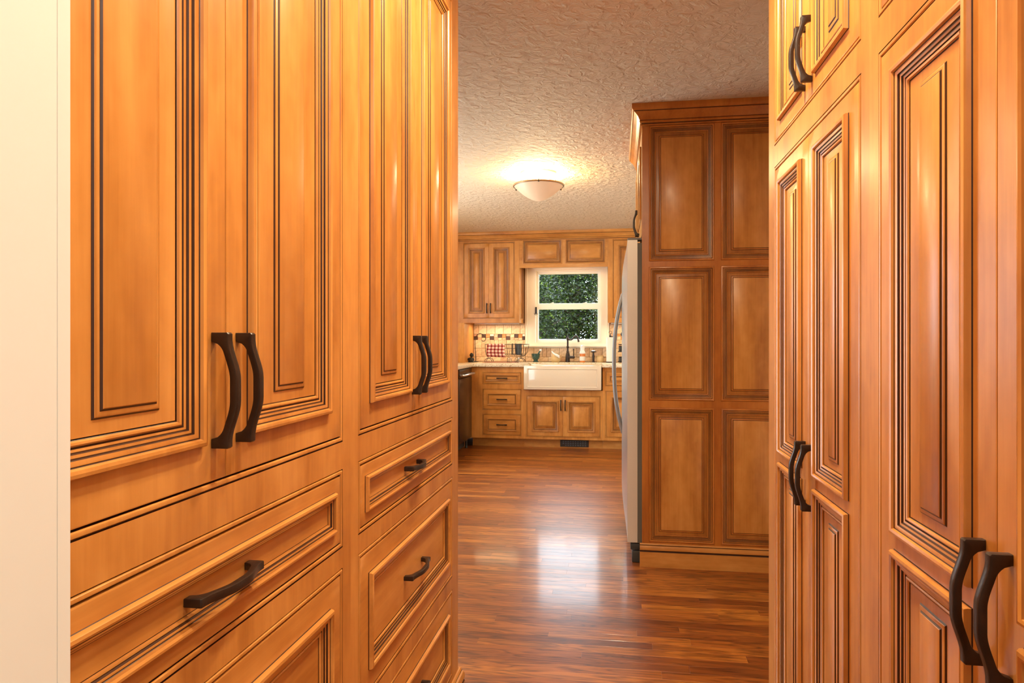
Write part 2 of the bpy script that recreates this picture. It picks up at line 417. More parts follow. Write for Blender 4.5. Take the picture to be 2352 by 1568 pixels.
def leaf_front(parent, name, x0, x1, z0, z1, panels, y0=0.0, grain='wood_v', flat=(.045, .018), mould='big', raised=True, thick=.02, loc=(0, 0, 0), rz=0, flush=False, label=None, kx=1.0, field=None, wash=False):
    """a door, drawer front or end panel: frame > panel_moulding, raised_panel"""
    mb = MB()
    hs = [(a + .004, b - .004, c + .004, d - .004) for a, b, c, d in panels]
    mb.sheet(x0 + .002, x1 - .002, z0 + .002, z1 - .002, y0, hs, W)
    if flush: mb.ring(x0, x1, z0, z1, y0, [(.002, .002, 0, W), (0, 0, 0, W), (0, 0, -thick, W)])
    else: mb.ring(x0, x1, z0, z1, y0, [(.002, .002, 0, W), (.0006, .0006, -.0006, W), (0, 0, -.0022, W), (0, 0, -thick, W)])
    mb.quad((x0, y0 + thick, z0), (x0, y0 + thick, z1), (x1, y0 + thick, z1), (x1, y0 + thick, z0), W)
    for h in hs: mb.ring(*h, y0, [(0, 0, 0, W), (0, 0, -.013, W)])
    fr = mb.build(name, [grain, 'glaze'], parent, loc=loc, rz=rz)
    if label: fr['label'] = label
    for a, b, c, d in panels:
        pwx = pw = PW
        if mould == 'big': base, pl, pwx = -.0062, [q if wash else (q[0], q[1], q[2], W if q[3] == C else q[3]) for q in prof3(MOULD, kx)], PW * kx
        elif mould == 'low':                  # same steps, set flush instead of standing proud
            base, pl = -.0110, [(q[0], q[1], q[2] - (.0050 if k > 1 else 0), C if q[3] == W and 10 < k < 20 else q[3]) for k, q in enumerate(prof3(MOULD))]
        else: pwx = pw = .0208; base, pl = -.0048, prof3(MOULD_S)
        k = MB(); k.ring(a, b, c, d, y0, pl); k.build('panel_moulding', [grain, 'glaze', 'wood_g'], fr)
        q = MB(); fx, fz = flat
        box = (a + pwx - .001, b - pwx + .001, c + pw - .001, d - pw + .001, y0)
        if raised:
            q.ring(*box, [(0, 0, base, W), (fx, fz, base, 3 if wash else W), (fx + .0006, fz + .0006, base + .0004, G), (fx + .0022, fz + .0022, base + .0020, G),
                   (fx + .0032, fz + .0032, base + .0028, W), (fx + .0082, fz + .0082, base + .0032, W), (fx + .0090, fz + .0090, base + .0032, G), (fx + .0108, fz + .0108, base + .0050, G),
                   (fx + .0120, fz + .0120, base + .0056, C)], cap=C)
        else:
            q.ring(*box, [(0, 0, base, W), (.004, .004, base, W)], cap=W)
        q.build('raised_panel' if raised else 'flat_panel', [grain, 'glaze', field or grain, 'wood_g'], fr)
    return fr

def pull_mesh(L=.155):
    """bowed square-section pull along z, standing out towards -Y"""
    hw = L / 2; n = 22; post = .0125
    def out(z):
        q = max(0.0, 1 - abs(z) / (hw * .90)); q = min(1.0, q * 1.25); return .0245 + .0125 * (q * q * (3 - 2 * q))
    outer = [(-hw, .0225), (-hw + .002, .0245)] + [(-hw + .004 + (2 * hw - .008) * k / n, out(-hw + .004 + (2 * hw - .008) * k / n)) for k in range(n + 1)] + [(hw - .002, .0245), (hw, .0225)]
    inner = []; hi = hw - post
    for k in range(2 * n + 1):
        z = hi * (1 - k / n); q = min(1.0, (hi - abs(z)) / .014)
        inner.append((z, (out(z) - .0105) * math.sqrt(max(0, 1 - (1 - q) ** 2))))
    poly = [(-hw, 0)] + outer + [(hw, 0)] + inner
    # drop duplicates
    pts = []
    for p in poly:
        if not pts or (abs(p[0] - pts[-1][0]) + abs(p[1] - pts[-1][1])) > 1e-5: pts.append(p)
    bm = bmesh.new(); w = .0058
    va = [bm.verts.new((-w, -p[1], p[0])) for p in pts]; vb = [bm.verts.new((w, -p[1], p[0])) for p in pts]
    bm.faces.new(va); bm.faces.new(vb[::-1])
    m = len(pts)
    for k in range(m): bm.faces.new((va[k], vb[k], vb[(k + 1) % m], va[(k + 1) % m]))
    bmesh.ops.recalc_face_normals(bm, faces=bm.faces[:])
    rim = [e for e in bm.edges if abs(e.verts[0].co.x - e.verts[1].co.x) < 1e-6]
    bmesh.ops.bevel(bm, geom=rim, offset=.0014, segments=2, profile=.5, affect='EDGES')
    bmesh.ops.triangulate(bm, faces=[f for f in bm.faces if len(f.verts) > 6])
    me = bpy.data.meshes.new('handle'); bm.to_mesh(me); bm.free()
    me.materials.append(M['bronze'])
    me.polygons.foreach_set('use_smooth', [True] * len(me.polygons)); me.set_sharp_from_angle(angle=math.radians(40))
    return me
PULL = {k: pull_mesh(k) for k in (.153, .118, .165, .100)}
def pull(parent, x, z, y=0.0, L=.153, horiz=False):
    o = bpy.data.objects.new('handle', PULL[L]); col.objects.link(o); o.parent = parent
    o.location = (x, y, z); o.rotation_euler = (0, PI / 2 if horiz else 0, 0)
    return o

def face_frame(parent, x0, x1, z0, z1, openings, y0=0.0, grain='wood_v'):
    mb = MB(); mb.sheet(x0, x1, z0, z1, y0, openings, W)
    mb.ring(x0, x1, z0, z1, y0, [(0, 0, 0, W), (0, 0, -.0205, W)])
    for h in openings: mb.ring(*h, y0, BEAD)
    return mb.build('face_frame', [grain, 'glaze'], parent)
def carcass(parent, x0, x1, y0, y1, z0, z1):
    mb = MB(); mb.box(x0, x1, y0, y1, z0, z1); return mb.build('carcass', 'wood_in', parent)
GAP = .0118
def inset(o): return (o[0] + GAP, o[1] - GAP, o[2] + GAP, o[3] - GAP)
def pane(r, st=.055, rl=None):
    rl = st if rl is None else rl
    return (r[0] + st, r[1] - st, r[2] + rl, r[3] - rl)
def door_pair(cab, op, hz, split=None, st=.055, rl=.050, mid=None, L=.153, hx=.029, y0=.0, flat=(.045, .018), kx=1.0, narrow=None, wash=False):
    """two doors meeting in one opening, each with its pull on the meeting stile"""
    x0, x1, z0, z1 = inset(op); m = (x0 + x1) / 2 if split is None else split
    for a, b, sgn in ((x0, m - .0003, -1), (m + .0003, x1, 1)):
        if mid: pn = [(a + st, b - st, mid[1], z1 - rl), (a + st, b - st, z0 + rl, mid[0])]
        else: pn = [(a + st, b - st, z0 + rl, z1 - rl)]
        d = leaf_front(cab, 'door', a, b, z0, z1, pn, y0, flat=narrow if (narrow and sgn < 0) else flat, kx=kx, wash=wash)
        pull(d, m + sgn * hx, hz, y0, L)
def drawer(cab, op, st, L, hx=None, mould='big', y0=0.0):
    r = inset(op)
    d = leaf_front(cab, 'drawer', *r, [pane(r, st)], y0, 'wood_h', mould=mould, raised=False)
    pull(d, (r[0] + r[1]) / 2 if hx is None else hx, (r[2] + r[3]) / 2, y0 + (.0060 if mould == 'big' else .0046), L, True)
    return d
def base_board(parent, x0, x1, y0=0.0, h=.10, name='base_moulding', xl=None, grain='wood_h'):
    poly = [(y0 + .0, 0), (y0 - .019, 0), (y0 - .019, h - .028), (y0 - .0155, h - .025), (y0 - .0155, h - .022), (y0 - .019, h - .018), (y0 - .0195, h - .008), (y0 - .015, h + .002), (y0 - .009, h + .004), (y0 - .009, h + .008),
            (y0 - .005, h + .013), (y0, h + .014)]
    mb = MB(); mb.prism(poly, x0, x1, 'x', edge={2: 1, 3: 1, 4: 1, 8: 1}); return mb.build(name, [grain, 'glaze'], parent)

# ================================================================== THE SETTING
XLW, XRW, YB, CEIL = -2.26, 1.06, 8.12, 2.44
def wall_box(name, *b, mat='wall'):
    mb = MB(); mb.box(*b); return struct(mb.build(name, mat, smooth=0))
# floor: slab below, strip boards on top as parts
mb = MB(); mb.box(XLW - .1, XRW + .1, -2.7, YB + .2, -.06, -.004)
floor = struct(mb.build('floor', 'plank', smooth=0))
BW = .0572
row = 0; y = 1.90; nplank = 0
while y < 7.66:
    zc = y * CY
    lo = -.60 if y < 2.25 else -.235 * y * 1.02 - .06
    hi = .24 * y + .08 if y < 3.68 else .16
    if y < 2.2: hi = .52
    x = lo - random.uniform(0, .55)
    while x < hi:
        L = random.uniform(.45, 1.35)
        mb = MB()
        a, b = -L / 2 + .00012, L / 2 - .00012; w = BW / 2 - .00012; t = .00035
        z1 = 0.0
        v = [(a, -w, -.004), (b, -w, -.004), (b, w, -.004), (a, w, -.004), (a, -w, z1 - t), (b, -w, z1 - t), (b, w, z1 - t), (a, w, z1 - t),
             (a + t, -w + t, z1), (b - t, -w + t, z1), (b - t, w - t, z1), (a + t, w - t, z1)]
        mb.v = v; mb.f = [(8, 9, 10, 11)] + [(k, (k + 1) % 4, 4 + (k + 1) % 4, 4 + k) for k in range(4)] + [(4 + k, 4 + (k + 1) % 4, 8 + (k + 1) % 4, 8 + k) for k in range(4)]
        mb.m = [0] * len(mb.f)
        mb.build('plank', 'plank', floor, smooth=0, loc=(x + L / 2, y + BW / 2, random.uniform(-.00008, 0)))
        x += L; nplank += 1
    y += BW; row += 1
mb = MB(); mb.box(XLW - .1, XRW + .1, -2.7, YB + .2, CEIL, CEIL + .1)
struct(mb.build('ceiling', 'ceiling', smooth=0))
# walls
WX0, WX1, WZ0, WZ1 = -.989, -.183, 1.150, 2.035        # kitchen window opening
mb = MB()
mb.sheet(XLW - .1, XRW + .1, 0, CEIL, YB, [(WX0, WX1, WZ0, WZ1)]); mb.sheet(XLW - .1, XRW + .1, 0, CEIL, YB + .14, [(WX0, WX1, WZ0, WZ1)])
mb.ring(WX0, WX1, WZ0, WZ1, YB, [(0, 0, 0, 0), (0, 0, -.14, 0)])
wall_back = struct(mb.build('wall_back', 'grout', smooth=0))
L2 = (3.95, 5.95, .25, 2.12)                            # glazed opening in the left wall, Y0 Y1 Z0 Z1
mb = MB()
for xx in (XLW, XLW - .12):
    t = MB(); t.sheet(-2.7, YB, 0, CEIL, 0, [L2])
    mb2 = [((xx, v[0], v[2])) for v in t.v]; i = len(mb.v); mb.v += mb2; mb.f += [tuple(i + k for k in f) for f in t.f]; mb.m += t.m
for a, b, c, d in ((L2[0], L2[1], L2[2], L2[2]), (L2[0], L2[1], L2[3], L2[3])):
    mb.quad((XLW, a, c), (XLW, b, c), (XLW - .12, b, c), (XLW - .12, a, c))
for yy in L2[:2]: mb.quad((XLW, yy, L2[2]), (XLW, yy, L2[3]), (XLW - .12, yy, L2[3]), (XLW - .12, yy, L2[2]))
struct(mb.build('wall_left', 'wall', smooth=0))
wall_box('wall_right', XRW, XRW + .1, -2.7, YB, 0, CEIL)
wall_box('wall_rear', XLW, XRW, -2.7, -2.6, 0, CEIL)
wall_box('wall_divider', XLW, -1.14, 2.10, 2.22, 0, CEIL)
# jamb of the opening the photograph is taken through
jx = -.359
mb = MB(); mb.box(XLW, jx, .26, .3915, 0, CEIL); mb.box(jx - .25, jx + .0002, .3917, .402, 0, CEIL)
struct(mb.build('wall_entry', 'wall', smooth=0))
wall_box('wall_entry_right', .56, XRW, .26, .402, 0, CEIL)

# left glazed door light (unseen from here, lights the kitchen)
w2 = struct(link('window_2', None, None, (XLW - .06, 0, 0)))
mb = MB()
for a, b in ((L2[0], L2[0] + .06), ((L2[0] + L2[1]) / 2 - .04, (L2[0] + L2[1]) / 2 + .04), (L2[1] - .06, L2[1])): mb.box(-.03, .03, a, b, L2[2], L2[3])
for c, d in ((L2[2], L2[2] + .07), (L2[3] - .06, L2[3])): mb.box(-.03, .03, L2[0] + .06, L2[1] - .06, c, d)
mb.build('window_frame', 'vinyl', w2)
for k in range(2):
    a = L2[0] + .06 if k == 0 else (L2[0] + L2[1]) / 2 + .04; b = (L2[0] + L2[1]) / 2 - .04 if k == 0 else L2[1] - .06
    mb = MB(); mb.quad((0, a, L2[2] + .07), (0, b, L2[2] + .07), (0, b, L2[3] - .06), (0, a, L2[3] - .06)); mb.build('pane', 'glass', w2, smooth=0)

# ------------------------------------------------------------------ lamps
def downlight(name, x, y, watts, color, label, r=.075):
    o = thing(name, label, 'light', (x, y, CEIL), group='recessed ceiling lights')
    mb = MB(); mb.lathe([(r + .022, 0), (r + .020, -.006), (r + .006, -.007), (r, -.001)], n=28, closed_ends=False); mb.build('trim_ring', 'vinyl', o)
    d = bpy.data.lights.new('downlight_lamp', 'AREA'); d.shape = 'DISK'; d.size = 2 * r; d.energy = watts; d.color = color
    l = bpy.data.objects.new('lamp', d); col.objects.link(l); l.parent = o; l.location = (0, 0, -.004)
downlight('recessed_or_fill_light', -.02, 1.70, 19, (1, .79, .50), 'recessed ceiling light in the passage between the tall cabinets', .045)
downlight('recessed_or_fill_light', .10, .85, 14, (1, .84, .58), 'second unseen ceiling light spreading the light at the entry end of the passage', .045)  # second passage lamp, out of view, spreads the light more evenly
downlight('recessed_or_fill_light', .10, -1.1, 6, (1, .95, .86), 'unseen ceiling fill light added in the room behind the entry opening', .16)  # broad fill added behind the camera to brighten the passage
downlight('recessed_or_fill_light', .50, -.20, 10, (1, .97, .88), 'unseen ceiling fill light added just before the entry opening to brighten its jamb', .12)  # unseen lamp added to brighten the cream jamb
downlight('recessed_or_fill_light', -1.75, 4.5, 12, (1, .80, .52), 'added ceiling fill light out of view near the glazed side door', .10)  # extra kitchen fill, outside the view
downlight('recessed_or_fill_light', -1.95, 6.2, 12, (1, .78, .48), 'added ceiling fill light out of view above the dishwasher run', .10)  # fill added for the kitchen, kept left of the view
downlight('recessed_or_fill_light', .45, 6.4, 10, (1, .78, .48), 'added ceiling fill light hidden in the kitchen bay behind the refrigerator', .10)  # added fill for counter, sink and casing, hidden from the camera

# kitchen flush-mount bowl lamp
LX, LY = -.587, 5.06
lamp = thing('ceiling_lamp', 'flush mount ceiling lamp with lit alabaster glass bowl and bronze clips', 'lamp', (LX, LY, CEIL))
mb = MB(); mb.lathe([(.001, 0), (.13, 0), (.13, -.012), (.11, -.022), (.001, -.022)], n=32); mb.build('canopy', 'vinyl', lamp)
Rb, zr = .186, -.095
bp = []
for k in range(13):
    a = k / 12 * PI / 2; t = math.sin(a); bp.append((max(.001, Rb * (1 - t) ** .60), zr - .114 * t))
mb = MB(); mb.lathe(bp, n=48, closed_ends=False); mb.build('glass_bowl', 'lampglass', lamp, smooth=60)
mb = MB(); mb.lathe([(Rb + .004, zr - .006), (Rb + .006, zr), (Rb + .004, zr + .006), (Rb - .004, zr + .006), (Rb - .004, zr - .006), (Rb + .004, zr - .006)], n=48, closed_ends=False); mb.build('rim', 'brass', lamp)
for k in range(3):
    a = -PI / 2 + .12 + k * 2 * PI / 3; p = Vector((math.cos(a), math.sin(a), 0))
    mb = MB(); mb.tube([p * (Rb - .05) + Vector((0, 0, -.03)), p * (Rb + .004) + Vector((0, 0, zr + .03)), p * (Rb + .009) + Vector((0, 0, zr + .012)), p * (Rb + .010) + Vector((0, 0, zr - .012))], [.003, .003, .004, .006], 8)
    mb.build('clip', 'bronze', lamp)
for k, a in enumerate((.6, 2.7, 4.8)):
    q = Vector((.075 * math.cos(a), .075 * math.sin(a), -.058))
    mb = MB(); mb.lathe([(.001, -.03), (.012, -.028), (.02, -.012), (.018, .004), (.011, .022), (.010, .034)], c=q, n=12); mb.build('bulb', 'led', lamp)
    d = bpy.data.lights.new('bulb_light', 'POINT'); d.energy = 11.0; d.color = (1, .76, .42); d.shadow_soft_size = .022
    l = bpy.data.objects.new('bulb_light', d); col.objects.link(l); l.parent = lamp; l.location = (q.x * 1.55, q.y * 1.55, -.062)

# ================================================================== TALL CABINETS, LEFT OF THE PASSAGE
XL = -.53
LZ = dict(door=(1.005, 2.30), d1=(.800, .952), d2=(.437, .760), d3=(.118, .396))
def left_cab(label, y0, y1, o0, o1, l1, hx1, st1, l2, first):
    c = thing('pantry_cabinet', label, 'cabinet', (XL, 0, 0), PI / 2, 'built-in cabinets lining the left of the passage')
    ops = [(o0, o1, *LZ[k]) for k in ('door', 'd1', 'd2', 'd3')]
    face_frame(c, y0, y1, .0, 2.37, ops); carcass(c, y0 + .001, y1 - .001, .0215, .595, .0, 2.37)
    door_pair(c, ops[0], 1.137, split=.862 if first else None, st=.053, kx=1.2, narrow=(.032, .018) if first else None)
    drawer(c, ops[1], st1, l1, hx1, 'small'); drawer(c, ops[2], .046, l2); drawer(c, ops[3], .046, l2)
    base_board(c, y0, y1 + (.0 if first else .019), h=.085)
    mb = MB(); mb.prism([(0, 2.36), (0, 2.439), (-.055, 2.439), (-.055, 2.428), (-.045, 2.42), (-.03, 2.39), (-.012, 2.375), (-.012, 2.362)], y0, y1, 'x'); mb.build('crown_moulding', 'wood_h', c)
    return c
left_cab('tall maple cabinet with long doors and wide drawers beside the cream wall edge', .415, 1.3025, .487, 1.262, .153, .853, .026, .153, True)
left_cab('tall maple cabinet with narrower drawers at the kitchen end of the passage', 1.3025, 2.230, 1.343, 2.150, .118, 1.722, .026, .165, False)

# ================================================================== TALL CABINETS, RIGHT OF THE PASSAGE
XR = .44
def right_cab(label, y1, y0, o1, o0, mid):
    c = thing('pantry_cabinet', label, 'cabinet', (XR, 0, 0), -PI / 2, 'built-in cabinets lining the right of the passage')
    up, lo = (-o1, -o0, 1.753, 2.30), (-o1, -o0, .118, 1.693)
    face_frame(c, -y1, -y0, 0, 2.37, [up, lo]); carcass(c, -y1 + .001, -y0 - .001, .0215, .60, 0, 2.37)
    door_pair(c, up, 1.872, split=-mid, rl=.040, kx=1.2, flat=(.038, .018))
    door_pair(c, lo, .885, split=-mid, rl=.040, mid=(.866, .892), kx=1.2, flat=(.038, .018))
    base_board(c, -y1, -y0, h=.085)
    mb = MB(); mb.prism([(0, 2.36), (0, 2.439), (-.055, 2.439), (-.055, 2.428), (-.045, 2.42), (-.03, 2.39), (-.012, 2.375), (-.012, 2.362)], -y1, -y0, 'x'); mb.build('crown_moulding', 'wood_h', c)
right_cab('tall maple cabinet whose short upper doors and bowed pulls show beside the dark panelled end', 2.111, 1.2925, 2.037, 1.335, 1.686)
right_cab('tall maple cabinet with two-panel doors and the largest bowed pulls', 1.2925, .462, 1.250, .512, .881)

# ================================================================== REFRIGERATOR SURROUND
PX, PY = .125, 3.69
ep = thing('refrigerator_end_panel', 'panelled maple end wall of the refrigerator surround in three rows', 'panel', (PX, PY, 0))
cols = [(.036, .372), (.405, .741)]; rows = [(.130, .842), (.880, 1.586), (1.616, 2.334)]
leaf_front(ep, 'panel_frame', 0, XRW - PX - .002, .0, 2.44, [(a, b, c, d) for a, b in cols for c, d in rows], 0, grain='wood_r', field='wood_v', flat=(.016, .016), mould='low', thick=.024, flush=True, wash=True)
base_board(ep, -.012, XRW - PX - .002, h=.108)
# crown wraps the end panel and the cabinet over the refrigerator
CROWN = [(.0, 2.334, 0), (.006, 2.336, 0), (.006, 2.343, 0), (.004, 2.345, 1), (.004, 2.348, 1), (.011, 2.350, 0), (.014, 2.356, 0), (.011, 2.361, 0), (.011, 2.364, 1), (.015, 2.367, 0), (.019, 2.376, 0),
         (.027, 2.388, 0), (.038, 2.398, 0), (.042, 2.402, 0), (.042, 2.406, 1), (.048, 2.408, 0), (.053, 2.416, 0), (.054, 2.424, 0), (.054, 2.4395, 0), (0, 2.4395, 0)]
mb = MB()
rws = []
for out, z, _ in CROWN:
    i = len(mb.v); mb.v += [(XRW - .002, PY - out, z), (PX - out, PY - out, z), (PX - out, 4.70, z)]; rws.append(i)
for k, (a, b) in enumerate(zip(rws, rws[1:])):
    for j in range(2): mb.f.append((a + j, a + j + 1, b + j + 1, b + j)); mb.m.append(CROWN[k + 1][2])
struct(mb.build('trim_1', ['wood_r', 'glaze']), 'redder maple crown moulding around the top of the refrigerator surround', 'moulding')

oc = thing('refrigerator_top_cabinet', 'shallow maple cabinet with two doors above the refrigerator', 'cabinet', (PX, 4.70, 0), -PI / 2)
Wd = 4.70 - PY - .0245
op = (.035, Wd - .012, 1.80, 2.31)
face_frame(oc, 0, Wd, 1.765, 2.36, [op]); carcass(oc, .001, Wd - .001, .0215, .60, 1.766, 2.439)
door_pair(oc, op, 1.90, st=.05, rl=.045, flat=(.03, .018))
mb = MB(); mb.box(.0, .024, .0, .90, 0, 1.7648); mb.build('side_panel', 'wood_v', oc)

# refrigerator (front faces -X)
fr = thing('refrigerator', 'stainless steel side by side refrigerator with bowed doors and arched handles', 'refrigerator', (PX, 4.645, 0), -PI / 2)
FW = 4.645 - 3.735
mb = MB(); mb.box(0, FW, .035, .74, .06, 1.715, bev=.004); mb.build('body', 'grey', fr)
mb = MB(); mb.box(.008, FW - .008, -.022, .0348, .105, 1.722); mb.build('gasket', 'seal', fr)
def fdoor(x0, x1, far):
    """bowed steel door front; sides show the grey door edge"""
    mb = MB(); n = 14; zs = [.108, .125, .16, .21, .27, .34, 1.40, 1.50, 1.58, 1.64, 1.69, 1.72, 1.738]
    def bow(x, z):
        t = (x / FW - .5) * 2; e = 0.0
        zz = min((z - .108) / .25, 1); e = 1 - (1 - zz) ** 2
        zt = min((1.738 - z) / .20, 1); e2 = 1 - (1 - zt) ** 2
        return .076 + (.028 * (1 - t * t)) * min(e, e2)
    rows = []
    for z in zs:
        i = len(mb.v)
        for k in range(n + 1):
            x = x0 + (x1 - x0) * k / n; mb.v.append((x, -bow(x, z), z))
        rows.append(i)
    for a, b in zip(rows, rows[1:]):
        for k in range(n): mb.f.append((a + k, a + k + 1, b + k + 1, b + k)); mb.m.append(0)
    i = len(mb.v)
    yb = -.0225
    for x in (x0, x1):
        for a, b, z0, z1 in zip(rows, rows[1:], zs, zs[1:]):
            q = a + (0 if x == x0 else n), b + (0 if x == x0 else n)
            j = len(mb.v); mb.v += [(x, yb, z0), (x, yb, z1)]; mb.f.append((q[0], q[1], j + 1, j)); mb.m.append(1)
    for r, z in ((rows[0], zs[0]), (rows[-1], zs[-1])):
        j = len(mb.v); mb.v += [(x0, yb, z), (x1, yb, z)]
        mb.f.append(tuple(r + k for k in range(n + 1)) + (j + 1, j)); mb.m.append(1)
    d = mb.build('door', ['steel', 'steel_side'], fr, smooth=25)
    hxx = x1 - .035 if far else x0 + .035
    path = []
    for k in range(21):
        t = -1 + 2 * k / 20; z = 1.06 + t * .41
        path.append((hxx, -(.098 + .052 * (1 - abs(t) ** 2.4)), z))
    path = [(hxx, -.090, .65)] + path + [(hxx, -.090, 1.47)]
    mb = MB(); mb.tube(path, .0115, 10); mb.build('handle', 'steel_handle', d)
    return d
fdoor(.003, FW * .55 - .003, True); fdoor(FW * .55 + .003, FW - .003, False)
for x in (.05, FW - .05):
    mb = MB(); mb.box(x - .035, x + .035, -.075, .02, 1.739, 1.752, bev=.004); mb.build('hinge_cover', 'grey', fr)
mb = MB(); mb.box(.02, FW - .004, .0, .034, .015, .098)
for k in range(4): mb.box(.06, FW - .06, -.004, 0, .03 + k * .016, .038 + k * .016)
mb.build('toe_grille', 'gasket', fr)
mb = MB(); mb.box(FW - .05, FW - .006, -.052, .0, .0, .06, bev=.004); mb.box(FW - .04, FW - .012, -.06, -.01, .066, .10, bev=.004); mb.build('front_roller', 'gasket', fr)

# ================================================================== KITCHEN BACK RUN
BY = 7.50
def toe(c, x0, x1, dy=.07):
    mb = MB(); mb.box(x0, x1, dy, dy + .015, 0, .098); mb.build('toe_kick', 'wood_h', c)
def base_cab(name, label, x0, x1):
    c = thing(name, label, 'cabinet', (0, BY, 0))
    carcass(c, x0 + .001, x1 - .001, .0215, .60, .098, .8925); toe(c, x0, x1)
    return c
b1 = base_cab('base_cabinet', 'maple base cabinet with three drawers left of the farmhouse sink', -1.628, -1.037)
ops = [(-1.502, -1.062, .700, .836), (-1.502, -1.062, .412, .650), (-1.502, -1.062, .128, .370)]
face_frame(b1, -1.628, -1.037, .098, .8925, ops)
drawer(b1, ops[0], .020, .118, mould='small'); drawer(b1, ops[1], .040, .118, mould='small'); drawer(b1, ops[2], .040, .118, mould='small')
b2 = thing('sink_cabinet', 'maple sink cabinet with two doors and a black vent grille in its toe kick', 'cabinet', (0, BY, 0))
carcass(b2, -1.036, -.170, .0215, .60, .098, .630); toe(b2, -1.037, -.169)
op = (-1.008, -.190, .122, .582)
face_frame(b2, -1.037, -.169, .098, .640, [op]); door_pair(b2, op, .475, L=.118, hx=.024, st=.050, rl=.048, flat=(.018, .018), wash=True)
vx0, vx1 = at(1287, 7.57), at(1352, 7.57)
mb = MB(); mb.box(vx0, vx1, .058, .0698, .012, .086)
mb.build('vent_grille', 'black', b2)
vg = b2.children[-1]
for r_ in range(3):
    for k in range(10):
        mb = MB(); x = vx0 + .035 + k * (vx1 - vx0 - .07) / 9; z = .028 + r_ * .021
        if r_ == 0 and k == 0: continue
        mb.box(x - .008, x + .008, .0555, .058, z - .0055, z + .0055, bev=.001); mb.build('louvre', 'slate', vg)
b3 = base_cab('base_cabinet', 'maple base cabinet with a drawer over a door right of the farmhouse sink', -.168, .42)
ops = [(-.140, .392, .692, .850), (-.140, .392, .128, .642)]
face_frame(b3, -.168, .42, .098, .8925, ops)
drawer(b3, ops[0], .030, .118, mould='small')
r = inset(ops[1]); d = leaf_front(b3, 'door', *r, [pane(r, .052)], 0, flat=(.018, .018), wash=True); pull(d, (r[0] + r[1]) / 2, .605, 0, .118, True)

# left run: dishwasher and filler, faces +X
DX = -1.632
lf = thing('corner_cabinet_filler', 'plain maple corner filler between dishwasher and drawer cabinet', 'cabinet', (DX, 0, 0), PI / 2)
mb = MB(); mb.box(7.445, BY - .0005, 0, .60, .098, .8925); mb.build('panel', 'wood_v', lf)
mb = MB(); mb.box(7.445, BY - .0005, .07, .085, 0, .0975); mb.build('toe_kick', 'wood_h', lf)
dw = thing('dishwasher', 'dark stainless dishwasher with a bar handle under the granite counter', 'dishwasher', (DX, 0, 0), PI / 2)
mb = MB(); mb.box(6.845, 7.44, .012, .58, .10, .885); mb.build('body', 'gasket', dw)
mb = MB(); mb.box(6.85, 7.437, -.022, .0115, .115, .79, bev=.004); mb.build('door', 'steel_dark', dw)
mb = MB(); mb.box(6.85, 7.437, -.022, .0115, .795, .884, bev=.004); mb.build('control_panel', 'steel_dark', dw)
mb = MB(); mb.tube([(6.89, -.022, .825), (6.89, -.055, .825), (6.90, -.062, .825), (7.387, -.062, .825), (7.397, -.055, .825), (7.397, -.022, .825)], .011, 10); mb.build('handle', 'steel', dw)
mb = MB(); mb.box(6.86, 7.43, .06, .075, .012, .10); mb.build('kick_plate', 'gasket', dw)
for yy in (6.90, 7.39):
    mb = MB(); mb.tube([(yy, .03, 0), (yy, .03, .012), (yy, .03, .10)], [.018, .012, .012], 10); mb.build('leg', 'black', dw)
lb = thing('base_cabinet', 'maple base cabinet on the side run beyond the dishwasher', 'cabinet', (DX, 0, 0), PI / 2)
op = (6.10, 6.80, .122, .85)
face_frame(lb, 6.06, 6.84, .098, .8925, [op]); carcass(lb, 6.061, 6.839, .0215, .60, .098, .8925); toe(lb, 6.06, 6.84); door_pair(lb, op, .74, L=.118, hx=.024)

# granite worktop, one L-shaped slab with the sink cut out
CT0, CT1 = .893, .933
SX0, SX1 = -1.032, -.176
mb = MB()
poly = [(XLW + .002, 6.05), (-1.600, 6.05), (-1.600, 7.44), (-1.572, 7.468), (SX0, 7.468), (SX0, 7.905), (SX1, 7.905), (SX1, 7.468), (.42, 7.468), (.42, YB - .0105), (XLW + .002, YB - .0105)]
bm = bmesh.new(); vs = [bm.verts.new((x, y, CT0)) for x, y in poly]; fc = bm.faces.new(vs)
ex = bmesh.ops.extrude_face_region(bm, geom=[fc]); bmesh.ops.translate(bm, verts=[g for g in ex['geom'] if isinstance(g, bmesh.types.BMVert)], vec=(0, 0, CT1 - CT0))
ed = [e for e in bm.edges if abs(e.verts[0].co.z - e.verts[1].co.z) < 1e-6 and e.calc_length() > .01]
bmesh.ops.bevel(bm, geom=ed, offset=.006, segments=2, profile=.5, affect='EDGES')
bmesh.ops.triangulate(bm, faces=[f for f in bm.faces if len(f.verts) > 4])
mb.add_bm(bm); bm.free()
tag(mb.build('countertop', 'granite'), 'speckled beige granite countertop running into the corner', 'countertop')

